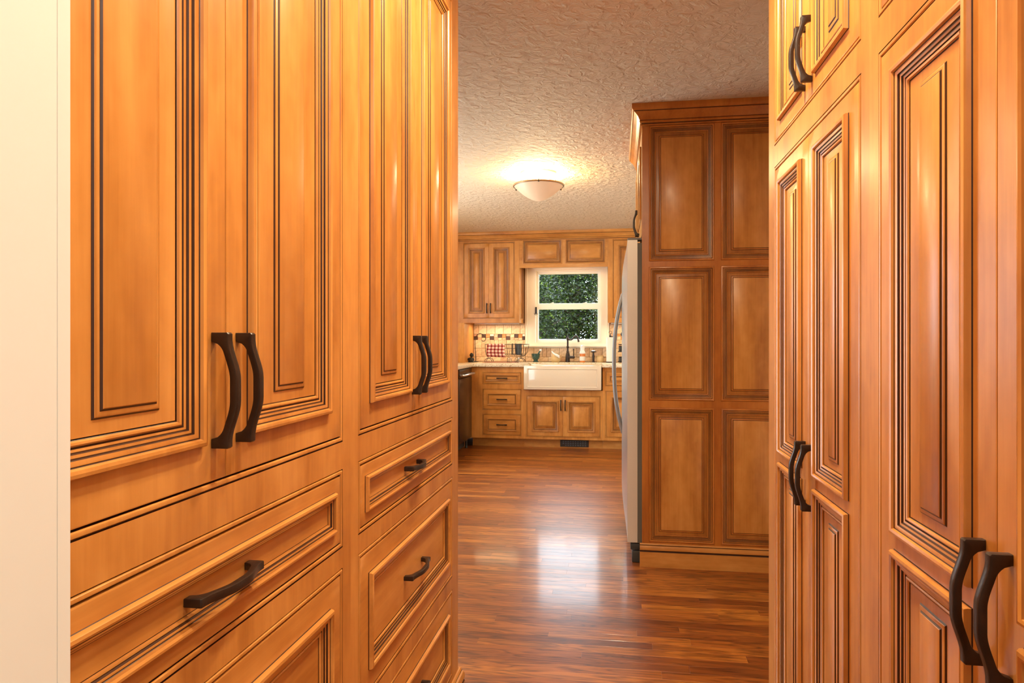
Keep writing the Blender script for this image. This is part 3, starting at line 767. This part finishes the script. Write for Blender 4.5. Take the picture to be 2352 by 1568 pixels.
# farmhouse sink
sk = thing('farmhouse_sink', 'white fireclay farmhouse sink with two bowls and a recessed apron panel', 'sink', (0, 0, 0))
s0, s1, sy0, sy1, sz0, sz1 = SX0 + .004, SX1 - .004, 7.435, 7.902, .648, .915
mb = MB()
mb.box(s0, s1, sy0, sy0 + .028, sz0, sz1, bev=.008)
mb.build('apron', 'sink', sk)
ap = sk.children[0]
mb = MB(); mb.ring(s0 + .05, s1 - .05, sz0 + .035, sz1 - .045, sy0 - .004, [(-.012, -.012, -.0044, 0), (-.010, -.010, 0, 0), (-.002, -.002, 0, 0), (.002, .002, -.0036, 0)])
mb.build('apron_border', 'sink', ap)
mb = MB()
mb.box(s0, s0 + .022, sy0 + .0285, sy1, sz0, sz1, bev=.006); mb.box(s1 - .022, s1, sy0 + .0285, sy1, sz0, sz1, bev=.006)
mb.box(s0 + .0225, s1 - .0225, sy1 - .022, sy1, sz0, sz1, bev=.006); mb.box(s0 + .0225, s1 - .0225, sy0 + .0285, sy1 - .0225, sz0, sz0 + .02)
mb.box((s0 + s1) / 2 - .015, (s0 + s1) / 2 + .015, sy0 + .0285, sy1 - .0225, sz0 + .0205, sz1 - .012, bev=.006)
mb.build('bowl', 'sink', sk)

# ------------------------------------------------------------------ uppers
UY = 7.79
uc = thing('wall_cabinet', 'maple wall cabinet with two doors left of the kitchen window', 'cabinet', (0, UY, 0))
op = (at(1064, UY), at(1182, UY), 1.440, 2.325)
ux0, ux1 = -2.255, at(1193, UY)
face_frame(uc, ux0, ux1, 1.390, 2.438, [op]); carcass(uc, ux0 + .001, ux1 - .021, .0215, .3185, 1.39, 2.438)
door_pair(uc, op, 1.56, L=.118, hx=.022, st=.050, rl=.050, flat=(.022, .018), wash=True)
leaf_front(uc, 'side_panel', 0, .298, 1.390, 2.438, [(.05, .268, 1.43, 2.39)], 0, flat=(.02, .018), loc=(ux1, .0210, 0), rz=PI / 2, mould='low', flush=True)
vx0, vx1 = ux1 + .001, at(1396, UY)
va = thing('window_valance', 'maple valance with two raised panels bridging above the window', 'valance', (0, UY, 0))
leaf_front(va, 'panel_frame', vx0, vx1, 2.022, 2.438, [(at(1200, UY), at(1291, UY), 2.062, 2.345), (at(1298, UY), at(1391, UY), 2.062, 2.345)], 0, grain='wood_h', flat=(.016, .016), mould='low', flush=True, wash=True)
ur = thing('wall_cabinet', 'maple wall cabinet right of the kitchen window behind the refrigerator', 'cabinet', (0, UY, 0))
op = (vx1 + .055, .40, 1.440, 2.325)
face_frame(ur, vx1 + .001, .46, 1.390, 2.438, [op]); carcass(ur, vx1 + .021, .459, .0215, .3185, 1.39, 2.438)
r = inset(op); d = leaf_front(ur, 'door', *r, [pane(r, .05)], 0, flat=(.022, .018), wash=True); pull(d, r[1] - .025, 1.56, 0, .118)
mb = MB(); mb.box(vx1 + .001, vx1 + .020, .021, .319, 1.39, 2.438); mb.build('side_panel', 'wood_v', ur)
# crown along the wall cabinets
mb = MB()
for k in range(len(CROWN) - 1):
    (o0, z0, _), (o1, z1, g) = CROWN[k], CROWN[k + 1]
    mb.quad((-2.255, UY - o0, z0), (.46, UY - o0, z0), (.46, UY - o1, z1), (-2.255, UY - o1, z1), g)
struct(mb.build('trim_2', ['wood_h', 'glaze']), 'maple crown moulding along the wall cabinets over the window', 'moulding')
# cabinet standing on the counter in the corner
cc = thing('corner_counter_cabinet', 'plain maple corner cabinet standing on the counter under the wall cabinet', 'cabinet', (0, 0, 0))
ccx = at(1087, 8.09)
mb = MB(); mb.box(XLW + .003, ccx, 7.60, YB - .0115, CT1 + .0005, 1.3895); mb.build('body', 'wood_v', cc)
mb = MB(); mb.box(XLW + .003, ccx + .003, 7.585, 7.5995, CT1 + .0005, 1.3895, bev=.002); mb.build('front_panel', 'wood_v', cc)
# under-cabinet light bars
def ucl(x0, x1, y, w, label, z=1.3895):
    o = thing('under_cabinet_light', label, 'light', ((x0 + x1) / 2, y, z), group='under cabinet lights')
    mb = MB(); mb.box(-(x1 - x0) / 2, (x1 - x0) / 2, -.02, .02, -.012, 0, bev=.002); mb.build('housing', 'vinyl', o)
    d = bpy.data.lights.new('bar', 'AREA'); d.shape = 'RECTANGLE'; d.size = x1 - x0 - .02; d.size_y = .025; d.energy = w; d.color = (1, .76, .44)
    l = bpy.data.objects.new('bar_light', d); col.objects.link(l); l.parent = o; l.location = (0, 0, -.0135)
ucl(-1.68, -1.15, 7.93, 2.6, 'slim light bar under the left wall cabinet')
ucl(-.92, -.28, 7.831, 2.6, 'slim light bar hidden behind the window valance', 2.06)
ucl(-.08, .38, 7.93, 1.8, 'slim light bar under the right wall cabinet')

# ------------------------------------------------------------------ window over the sink
wn = struct(link('window_1', None, None, (0, YB, 0)))
cx0, cx1 = at(1207, YB), at(1399, YB)
mb = MB()
mb.sheet(cx0, cx1, 1.10, 2.07, -.022, [(WX0 + .012, WX1 - .012, 1.160, 2.025)])
mb.ring(cx0, cx1, 1.10, 2.07, -.022, [(0, 0, 0, 0), (0, 0, -.0215, 0)])
mb.ring(WX0 + .012, WX1 - .012, 1.160, 2.025, -.022, [(0, 0, 0, 0), (0, 0, -.06, 0), (.014, .014, -.06, 0), (.014, .014, -.10, 0)])
mb.ring(cx0 + .012, cx1 - .012, 1.125, 2.06, -.022, [(0, 0, 0, 0), (.004, .004, .006, 0), (.014, .014, .006, 0), (.018, .018, 0, 0)])
mb.build('casing', 'trim', wn)
mb = MB(); mb.box(cx0 - .012, cx1 + .012, -.052, -.0225, 1.112, 1.130, bev=.004); mb.build('window_sill', 'trim', wn)
gx0, gx1 = at(1237, YB + .07), at(1374, YB + .07)
def sash(z0, z1, y, fr_b, fr_t):
    mb = MB(); a, b = WX0 + .027, WX1 - .027
    mb.sheet(a, b, z0, z1, y, [(gx0, gx1, z0 + fr_b, z1 - fr_t)])
    mb.ring(a, b, z0, z1, y, [(0, 0, 0, 0), (0, 0, -.028, 0)])
    mb.ring(gx0, gx1, z0 + fr_b, z1 - fr_t, y, [(0, 0, 0, 0), (.004, .004, -.003, 0), (.006, .006, -.014, 0)])
    s = mb.build('sash', 'vinyl', wn)
    mb = MB(); mb.quad((gx0 + .004, y + .014, z0 + fr_b + .004), (gx1 - .004, y + .014, z0 + fr_b + .004), (gx1 - .004, y + .014, z1 - fr_t - .004), (gx0 + .004, y + .014, z1 - fr_t - .004)); mb.build('pane', 'glass', s, smooth=0)
    return s
lower = sash(1.174, 1.625, .040, .022, .062); sash(1.590, 2.012, .070, .036, .026)
for x in (at(1268, 8.16), at(1344, 8.16)):
    mb = MB(); mb.box(x - .025, x + .025, .040, .062, 1.6255, 1.634, bev=.002); mb.box(x - .006, x + .02, .044, .058, 1.634, 1.642, bev=.002); mb.build('sash_lock', 'vinyl', lower)

# ------------------------------------------------------------------ backsplash tiles (parts of the back wall)
TS = .1015
def tile_mesh(w, h, mat, d=.0095):
    mb = MB(); b = .0018
    mb.ring(-w / 2, w / 2, -h / 2, h / 2, 0, [(0, 0, 0, 0), (0, 0, d - b, 0), (b, b, d, 0)], cap=0)
    return mb.mesh('tile', mat, 0)
TM = {}
def tile(x0, x1, z0, z1, mat='tile'):
    g = .0016; w, h = round(x1 - x0 - 2 * g, 4), round(z1 - z0 - 2 * g, 4)
    if w < .008 or h < .008: return
    k = (w, h, mat)
    if k not in TM: TM[k] = tile_mesh(w, h, mat)
    link('tile', TM[k], wall_back, ((x0 + x1) / 2, YB - .0002, (z0 + z1) / 2))
def field_row(x0, x1, z0, z1, off=0.0, half=.3):
    x = x0 - off
    while x < x1 - .01:
        a, b = max(x, x0), min(x + TS, x1)
        if random.random() < half and b - a > TS * .9:
            m = (a + b) / 2; mz = (z0 + z1) / 2
            if random.random() < .5: tile(a, m, z0, z1); tile(m, b, z0, z1)
            else: tile(a, b, z0, mz); tile(a, b, mz, z1)
        else: tile(a, b, z0, z1)
        x += TS
tzs = [CT1 + .001, .990, 1.090, 1.192]
tx0, tx1 = ccx + .001, cx0 - .003
field_row(tx0, tx1, tzs[0], tzs[1], .07, 0); field_row(tx0, tx1, tzs[1], tzs[2], .0, .12); field_row(tx0, tx1, tzs[2], tzs[3], .0, .5)
mz0, mz1 = 1.192, 1.263
x = tx0; k = 0
ms = (mz1 - mz0) / 2 * 1.25
pats = [('tile_dark', 'tile_light'), ('tile_pink', 'tile'), ('tile_dark', 'tile_pink'), ('tile', 'tile_amber')]
while x < tx1 - .01:
    b = min(x + ms * 1.12, tx1)
    lo_dark = (k // 2) % 2 == 0
    if k % 2 == 0:
        if lo_dark: tile(x, b, mz0, mz0 + ms, 'tile_dark'); tile(x, b, mz0 + ms, mz1, 'tile_light' if k % 8 == 4 else 'tile_pink')
        else: tile(x, b, mz1 - ms, mz1, 'tile_dark'); tile(x, b, mz0, mz1 - ms, 'tile')
    else:
        tile(x, b, mz0, mz1 - ms, 'tile_pink' if k % 4 == 1 else 'tile'); tile(x, b, mz1 - ms, mz1, 'tile_amber' if k % 4 == 3 else ('tile' if k % 8 == 1 else 'tile_pink'))
    x = b; k += 1
field_row(tx0, tx1, mz1, 1.372, .04, .15); field_row(tx0, tx1, 1.372, 1.3895, .04, 0)
# under the window and to its right
field_row(cx0 + .002, cx1 - .002, CT1 + .001, .990, .03, 0); field_row(cx0 + .002, cx1 - .002, .990, 1.099, .0, .35)
for z0, z1 in ((CT1 + .001, .990), (.990, 1.090), (1.090, 1.192), (1.263, 1.372), (1.372, 1.3895)): field_row(cx1 + .003, .44, z0, z1, .03, .2)
x = cx1 + .003; k = 0
while x < .43:
    b = x + ms; tile(x, b, mz0, mz0 + ms, ('tile_dark', 'tile_pink', 'tile', 'tile_amber')[k % 4]); tile(x, b, mz0 + ms, mz1, ('tile_pink', 'tile_dark', 'tile_amber', 'tile')[k % 4]); x = b; k += 1

# ================================================================== THINGS ON THE COUNTER
CZ = CT1 + .0004
def arc(cx, cz, r, a0, a1, n, y, sx=1.0):
    return [(cx + sx * r * math.cos(math.radians(a0 + (a1 - a0) * k / n)), y, cz + r * math.sin(math.radians(a0 + (a1 - a0) * k / n))) for k in range(n + 1)]
# figurine
fx = ccx + .036
fg = thing('figurine', 'small dark seated figurine in the counter corner', 'figurine', (fx, 7.80, CZ))
mb = MB(); mb.lathe([(.001, 0), (.034, 0), (.036, .008), (.030, .014), (.032, .028), (.030, .042), (.022, .052), (.012, .058), (.001, .060)], n=18); mb.build('body', 'black', fg)
mb = MB(); mb.lathe([(.001, -.026), (.012, -.023), (.021, -.012), (.024, 0), (.021, .012), (.012, .021), (.008, .026), (.001, .028)], c=(.006, 0, .082), n=16); mb.build('head', 'black', fg)
mb = MB()
for s in (-1, 1): mb.tube([(.026 * s, -.006, .044), (.034 * s, -.018, .030), (.016 * s, -.034, .022)], [.009, .010, .007], 8)
mb.build('arms', 'black', fg)
# iron hook stand
hy = 7.90
hk = thing('hook_stand', 'tall curled black iron hook stand beside the dish rack', 'stand', (at(1092, hy), hy, CZ))
w = 1 / 196.0
mb = MB(); p = []
for px, py in ((1092, 826), (1092.5, 818), (1092, 806), (1091, 792), (1091, 782), (1093, 773), (1097, 768), (1103, 766), (1109, 768), (1114, 773), (1115.5, 779), (1113, 783), (1109, 783.5), (1106, 781.5)):
    p.append(((px - 1092) * w * 1.03, 0, (830.3 - py) * w * 1.02))
p[0] = (0, 0, .004); mb.tube(p, .0038, 8); mb.build('hook', 'black', hk)
mb = MB(); mb.lathe([(.001, 0), (.038, 0), (.038, .005), (.010, .010), (.001, .011)], n=20); mb.build('base', 'black', hk)

# wire dish rack
rx0, rx1, ry0, ry1 = at(1117, 7.8), at(1199, 7.8), 7.735, 7.955
rt, rb = CZ + .205, CZ + .068
rk = thing('dish_rack', 'black wire dish rack shaped like a half barrel on arched feet', 'dish rack', (0, 0, 0))
ym = (ry0 + ry1) / 2; rr = (ry1 - ry0) / 2
def hoop(x, lean=0.0, a0=180, a1=360, n=12):
    return [(x + lean * math.sin(math.radians(-(a0 + (a1 - a0) * k / n))) * -1 * 0 + lean * (1 - abs(math.sin(math.radians(a0 + (a1 - a0) * k / n)))), ym + rr * math.cos(math.radians(a0 + (a1 - a0) * k / n)), rt + (rt - rb) * math.sin(math.radians(a0 + (a1 - a0) * k / n))) for k in range(n + 1)]
mb = MB()
ext = at(1214, 7.8) - rx1
rim = [(rx0, ry0, rt), (rx1, ry0, rt)] + [(rx1 + ext * math.sin(math.radians(a)), ym - rr * math.cos(math.radians(a)), rt) for a in range(15, 180, 15)] + [(rx1, ry1, rt), (rx0, ry1, rt)] + [(rx0 - .012, ym + rr * .6, rt), (rx0 - .012, ym - rr * .6, rt)]
mb.tube(rim, .0032, 8, closed=True); mb.build('rim', 'black', rk)
for k in range(19):
    x = rx0 + (rx1 - rx0) * k / 18
    mb = MB(); mb.tube(hoop(x), .0016 if 0 < k < 18 else .003, 6); mb.build('wire', 'black', rk)
for k in range(5):
    t = math.radians(200 + k * 35)
    mb = MB(); mb.tube([(rx0, ym + rr * math.cos(t), rt + (rt - rb) * math.sin(t)), (rx1, ym + rr * math.cos(t), rt + (rt - rb) * math.sin(t))], .0018, 6); mb.build('wire', 'black', rk)
for k in range(1, 8):
    a = math.radians(k * 22.5); X0, Y0 = rx1 + ext * math.sin(a), ym - rr * math.cos(a)
    pts = []
    for j in range(9):
        t = j / 8; s_ = math.cos(t * PI / 2); pts.append((rx1 + (X0 - rx1) * s_, ym + (Y0 - ym) * s_, rt - (rt - rb) * math.sin(t * PI / 2)))
    mb = MB(); mb.tube(pts, .0018, 6); mb.build('wire', 'black', rk)
for xx in (rx0 + .025, rx1 - .02):
    for yy in (ry0 + .055, ry1 - .055):
        mb = MB(); mb.tube(arc(xx, CZ + .003, .042, 0, 180, 12, yy), .003, 6)
        mb.tube([(xx, yy, CZ + .044), (xx, yy, rb + .022)], .003, 6); mb.build('foot', 'black', rk)
# tray under it
mb = MB(); tx_0, tx_1 = at(1112, 7.8), at(1192, 7.8)
mb.box(tx_0, tx_1, 7.695, 7.985, CZ - .0002, CZ + .0025)
tr = tag(mb.build('drip_tray', 'redwood'), 'thin reddish drip tray under the wire dish rack', 'tray')
for o in rk.children: o.location.z += .0028
# check towel over the front rail
mb = MB(); nx, nz = 24, 22; uv = []
tx0_, tx1_ = at(1118, 7.72), at(1158, 7.72)
def tw(i, j):
    u, v = i / nx, j / nz
    x = tx0_ + (tx1_ - tx0_) * u + .012 * v * (u - .3) + .004 * math.sin(v * 7)
    if v < .16:
        a = v / .16 * PI; y = ry0 - .0065 * math.cos(PI - a) * -1; z = rt + .0028 + .0065 * math.sin(a); y = ry0 + .0066 * math.cos(a)
    else:
        t = (v - .16) / .84; ang = t * 62; y = ry0 - .0066 + (rr * 1.0) * (1 - math.cos(math.radians(ang))) * .55 - .006 * math.sin(u * 11) * t - .006 * t; z = rt + .0028 - .142 * t - .006 * u * t
    return (x, y, z)
for j in range(nz + 1):
    for i in range(nx + 1): mb.v.append(tw(i, j))
for j in range(nz):
    for i in range(nx):
        a = j * (nx + 1) + i; mb.f.append((a, a + 1, a + nx + 2, a + nx + 1)); mb.m.append(0)
me = bpy.data.meshes.new('dish_towel'); me.from_pydata(mb.v, [], mb.f); me.materials.append(M['towel'])
ul = me.uv_layers.new(name='UVMap')
for lp in me.loops:
    vi = lp.vertex_index; ul.data[lp.index].uv = ((vi % (nx + 1)) / nx, (vi // (nx + 1)) / nz)
me.polygons.foreach_set('use_smooth', [True] * len(me.polygons))
to = link('dish_towel', me); sm = to.modifiers.new('thickness', 'SOLIDIFY'); sm.thickness = .003; sm.offset = 0
tag(to, 'red and cream checked dish towel hung over the dish rack rail', 'towel')
# utensil caddy hooked in the rack
ux = at(1190, 7.79)
ut = thing('utensil_caddy', 'dark slate utensil cup with a square wire side in the dish rack', 'caddy', (ux, 7.845, CZ + .085))
mb = MB(); mb.lathe([(.001, 0), (.026, 0), (.034, .13), (.031, .13), (.024, .006), (.001, .006)], n=20); mb.build('cup', 'slate', ut)
mb = MB(); mb.tube([(-.075, -.01, .005), (-.075, -.01, .132), (-.034, -.01, .132), (-.030, -.01, .005)], .007, 6, closed=True); mb.build('side_frame', 'black', ut)
# clear glasses drying on the tray
for k, (px, lab) in enumerate(((1170, 'upturned clear drinking glass on the drip tray mid way under the rack'), (1188, 'upturned clear drinking glass on the drip tray below the utensil cup'))):
    g = MB(); g.lathe([(.030, 0), (.031, .02), (.028, .042), (.018, .056), (.001, .060)], n=24, closed_ends=False)
    o = g.build('drinking_glass', 'glassware', None, loc=(at(px, 7.74), 7.735, CZ + .0028)); sm = o.modifiers.new('wall', 'SOLIDIFY'); sm.thickness = .002
    tag(o, lab, 'glass', 'upturned glasses under the dish rack')
# mortar and pestle
my = 7.975
mo = thing('mortar', 'green marble mortar on the counter behind the sink', 'mortar', (at(1230.5, my), my, CZ))
mb = MB(); mb.lathe([(.001, 0), (.034, 0), (.036, .008), (.024, .018), (.024, .024), (.040, .040), (.049, .068), (.052, .098), (.044, .098), (.040, .070), (.022, .045), (.001, .042)], n=28); mb.build('bowl', 'green', mo)
ps = thing('pestle', 'green and white marble pestle leaning in the mortar', 'pestle', (at(1230.5, my), my, CZ))
A, B = Vector((.004, 0, .055)), Vector((.060, -.004, .143))
mb = MB(); mb.tube([A, A.lerp(B, .15), A.lerp(B, .5), A.lerp(B, .86)], [.011, .014, .009, .009], 12); mb.build('shaft', 'green', ps)
mb = MB(); mb.tube([A.lerp(B, .86), A.lerp(B, .93), B, B + (B - A) * .05], [.009, .0145, .0145, .007], 12); mb.build('knob', 'white', ps)
# beige pot with white spoon
hp = thing('beige_pot', 'round beige pot with a white spoon lying across it by the faucet', 'pot', (at(1276, my), my, CZ))
mb = MB(); mb.lathe([(.001, 0), (.040, 0), (.054, .016), (.058, .036), (.050, .058), (.036, .076), (.030, .092), (.034, .104), (.028, .104), (.024, .092), (.001, .088)], n=28); mb.build('body', 'beige', hp)
mb = MB(); mb.tube([(.045, -.02, .070), (.062, -.02, .078), (.070, -.02, .066), (.064, -.02, .050), (.052, -.02, .044)], .0055, 8); mb.build('handle', 'beige', hp)
mb = MB(); mb.tube([(-.040, -.034, .128), (-.030, -.040, .112), (-.010, -.048, .095), (.016, -.052, .082), (.040, -.048, .070), (.048, -.046, .052)], [.006, .008, .010, .015, .015, .007], 10); mb.build('spoon', 'white', hp)
# faucet
fy = 7.985
fc = thing('faucet', 'oil-rubbed bronze gooseneck faucet with a side lever behind the sink', 'faucet', (at(1304, fy), fy, CZ))
mb = MB(); mb.lathe([(.001, 0), (.026, 0), (.027, .006), (.025, .03), (.026, .07), (.021, .10), (.0145, .116), (.017, .122), (.017, .126), (.012, .132), (.011, .166), (.015, .172), (.016, .182), (.011, .190), (.0105, .250), (.015, .262), (.016, .276), (.010, .288), (.005, .298), (.004, .312), (.001, .318)], n=20); mb.build('column', 'bronze', fc)
s_ = .0051
mb = MB(); mb.tube([(0, 0, .268), (.020, -.015, .262), (.045, -.035, .262), (.065, -.055, .276), (.085, -.075, .300), (.105, -.095, .306), (.122, -.112, .290), (.130, -.122, .262), (.134, -.128, .236)], [.011, .0095, .009, .009, .009, .009, .009, .0105, .0115], 12); mb.build('spout', 'bronze', fc)
mb = MB(); mb.tube([(.016, -.01, .058), (.05, -.02, .058), (.074, -.026, .058), (.082, -.028, .058)], [.016, .016, .018, .010], 14); mb.build('valve', 'bronze', fc)
mb = MB(); mb.tube([(.070, -.025, .068), (.072, -.03, .10), (.070, -.034, .145), (.070, -.036, .158)], [.006, .0055, .006, .009], 10); mb.build('lever', 'bronze', fc)
# soap bottle
sb = thing('soap_bottle', 'orange hand soap bottle with a white pump and label', 'bottle', (at(1338, fy), fy - .01, CZ))
mb = MB(); mb.lathe([(.001, 0), (.030, 0), (.032, .006), (.032, .090), (.028, .104), (.014, .112), (.001, .112)], n=24); mb.build('body', 'amber', sb)
mb = MB(); mb.lathe([(.0326, .018), (.0328, .020), (.0328, .066), (.0326, .068)], n=24, closed_ends=False); mb.build('label', 'paper', sb)
mb = MB(); mb.lathe([(.034, .100), (.035, .112), (.028, .128), (.024, .134), (.026, .168), (.022, .198), (.001, .200)], n=20); mb.build('pump', 'white', sb)
mb = MB(); mb.tube([(0, 0, .192), (-.004, -.03, .192), (-.006, -.052, .184)], .006, 8); mb.build('spout', 'white', sb)
# bronze soap dispenser
sd = thing('soap_dispenser', 'bronze counter soap dispenser with a flat chrome-topped head', 'dispenser', (at(1363, fy), fy, CZ))
mb = MB(); mb.lathe([(.001, 0), (.022, 0), (.020, .006), (.014, .012), (.013, .05), (.016, .07), (.011, .09), (.010, .115), (.001, .116)], n=18); mb.build('stem', 'bronze', sd)
mb = MB(); mb.lathe([(.001, .112), (.022, .114), (.034, .122), (.034, .128), (.001, .130)], n=20); mb.build('head', 'bronze', sd)
mb = MB(); mb.lathe([(.030, .1285), (.031, .133), (.020, .138), (.001, .139)], n=20); mb.build('cap', 'chrome', sd)
# small beige creamer
cr = thing('creamer', 'small squat beige creamer beside the paper towel roll', 'jug', (at(1378, fy), fy + .02, CZ))
mb = MB(); mb.lathe([(.001, 0), (.034, 0), (.044, .014), (.046, .034), (.040, .054), (.034, .066), (.038, .078), (.033, .078), (.030, .066), (.001, .060)], n=24); mb.build('body', 'beige', cr)
mb = MB(); mb.tube([(-.036, 0, .066), (-.048, 0, .072), (-.052, 0, .056), (-.042, 0, .040)], .0045, 8); mb.build('handle', 'beige', cr)
# paper towels on a stand
py_ = 7.93
pt = thing('paper_towel_roll', 'white paper towel roll standing on the counter by the refrigerator', 'paper towel', (at(1402, py_), py_, CZ + .0105))
mb = MB(); mb.lathe([(.020, 0), (.046, 0), (.0465, .002), (.0465, .278), (.046, .28), (.020, .28), (.020, 0)], n=32, closed_ends=False); mb.build('roll', 'paper', pt)
ph = thing('paper_towel_stand', 'black iron stand with knob top holding the paper towels', 'stand', (at(1402, py_), py_, CZ))
mb = MB(); mb.lathe([(.001, 0), (.052, 0), (.054, .005), (.050, .010), (.001, .010)], n=28); mb.build('base', 'black', ph)
mb = MB(); mb.lathe([(.005, .0105), (.005, .296), (.012, .300), (.014, .308), (.008, .316), (.003, .330), (.001, .332)], n=12); mb.build('post', 'black', ph)
mb = MB(); mb.tube(arc(.0, .345, .016, -90, 200, 12, 0), .003, 6); mb.build('ring', 'black', ph)
# black tiered stand, mostly behind the refrigerator
ts = thing('tiered_stand', 'black iron tiered stand on the counter beside the refrigerator', 'stand', (at(1431, 7.95), 7.95, CZ))
mb = MB(); mb.tube([(0, 0, 0), (0, 0, .33)], .005, 8); mb.build('post', 'black', ts)
for z, r_ in ((.004, .056), (.12, .056), (.20, .05)):
    mb = MB(); mb.lathe([(.001, 0), (r_, 0), (r_ + .004, .010), (r_, .012), (r_ - .004, .004), (.001, .004)], c=(0, 0, z), n=24); mb.build('tier', 'black', ts)
mb = MB(); mb.lathe([(.001, .30), (.022, .305), (.030, .325), (.022, .345), (.001, .350)], n=16); mb.build('finial', 'black', ts)
for k, (a, z, lab) in enumerate(((3.4, .132, 'small black spice jar on the upper shelf of the iron stand'), (3.0, .016, 'small black spice jar on the bottom shelf of the iron stand'))):
    o = thing('spice_jar', lab, 'jar', (at(1431, 7.95) + .032 * math.cos(a), 7.95 + .032 * math.sin(a), CZ + z + (.0005 if k == 0 else -.0075)), group='jars on the iron stand')
    mb = MB(); mb.lathe([(.001, 0), (.018, 0), (.019, .004), (.019, .044), (.001, .044)], n=16); mb.build('body', 'gasket', o)
    mb = MB(); mb.lathe([(.001, .0442), (.019, .0442), (.019, .060), (.001, .061)], n=16); mb.build('lid', 'bronze', o)
# little black tool hanging at the sash
hx_ = at(1231.5, 8.10)
ht = thing('hanging_clip', 'small black clip with a wire loop hanging on the window casing', 'clip', (hx_, YB - .033, 1.50))
mb = MB(); mb.box(-.011, .011, -.008, .008, .0, .085, bev=.003); mb.build('body', 'black', ht)
mb = MB(); mb.tube(arc(0, .012, .022, 180, 360, 10, -.004), .0022, 6); mb.build('loop', 'black', ht)

# ================================================================== OUTSIDE
mb = MB(); mb.box(-30, 30, YB + .3, 45, -.5, -.4); struct(mb.build('lawn', 'grass', smooth=0), 'green lawn behind the house', 'lawn')
def tree(label, x, y, h, rx, rz_, nleaf, trunk_r=.12, seed=0, ls=1.0):
    rnd = random.Random(seed)
    t = thing('tree', label, 'tree', (x, y, -.4), group='trees beyond the kitchen window')
    mb = MB(); pts = [(rnd.uniform(-.05, .05) * k, rnd.uniform(-.05, .05) * k, (h * .82) * k / 6) for k in range(7)]
    mb.tube(pts, [trunk_r * (1 - .11 * k) for k in range(7)], 8); mb.build('trunk', 'bark', t)
    for q in range(7):
        a = rnd.uniform(0, 2 * PI); z0 = h * rnd.uniform(.22, .6); L = rx * rnd.uniform(.6, .95)
        m2 = MB(); m2.tube([(0, 0, z0), (L * .5 * math.cos(a), L * .5 * math.sin(a), z0 + .25), (L * math.cos(a), L * math.sin(a), z0 + .55)], [.045, .03, .012], 6); m2.build('branch', 'bark', t)
    mb = MB(); cl = []
    for k in range(int(nleaf / 55)):
        th = rnd.uniform(0, 2 * PI); ph = math.acos(rnd.uniform(-1, 1)); rr_ = rnd.uniform(.35, 1) ** .6
        cl.append(Vector((rx * rr_ * math.sin(ph) * math.cos(th), rx * rr_ * math.sin(ph) * math.sin(th), h - rz_ + rz_ * .92 * rr_ * math.cos(ph))))
    for c in cl:
        for k in range(55):
            p = c + Vector((rnd.gauss(0, .17), rnd.gauss(0, .17), rnd.gauss(0, .13)))
            if p.z > h: p.z = h - rnd.uniform(0, .3)
            if p.z < .1 or abs(p.x) > rx + .28 or abs(p.y) > rx + .28: continue
            d = Vector((rnd.uniform(-1, 1), rnd.uniform(-1, 1), rnd.uniform(-.8, .4))).normalized(); s_ = Vector((rnd.uniform(-1, 1), rnd.uniform(-1, 1), rnd.uniform(-.5, .5)))
            s_ = (s_ - d * s_.dot(d)).normalized(); L = rnd.uniform(.045, .085) * ls; wd = L * .33
            i = len(mb.v); mb.v += [tuple(p), tuple(p + d * L * .45 + s_ * wd), tuple(p + d * L), tuple(p + d * L * .45 - s_ * wd)]; mb.f.append((i, i + 1, i + 2, i + 3)); mb.m.append(0)
    me = bpy.data.meshes.new('foliage'); me.from_pydata(mb.v, [], mb.f); me.materials.append(M['leaf'])
    o = link('foliage', me, t); o['kind'] = 'stuff'
tree('dense leafy tree with a thick trunk behind the left half of the window', -2.15, 15.2, 3.5, .95, 1.65, 14000, .15, 1)
tree('loose bright tree behind the right edge of the window', .40, 15.2, 3.45, .95, 1.65, 9000, .09, 2)
tree('wide dark tree standing further back between the two nearer trees', -1.3, 18.7, 4.35, 1.55, 2.2, 36000, .16, 3, 1.15)
tree('leafy tree left of the window view beyond the dense tree', -5.0, 18.7, 4.3, 1.5, 2.1, 14000, .13, 4, 1.2)
tree('leafy tree right of the window view beyond the loose bright tree', 2.5, 18.7, 4.3, 1.5, 2.1, 14000, .13, 5, 1.2)
tree('tall dark hedge tree at the far end of the garden', -2.5, 22.6, 4.9, 1.6, 2.4, 20000, .13, 6, 1.3)
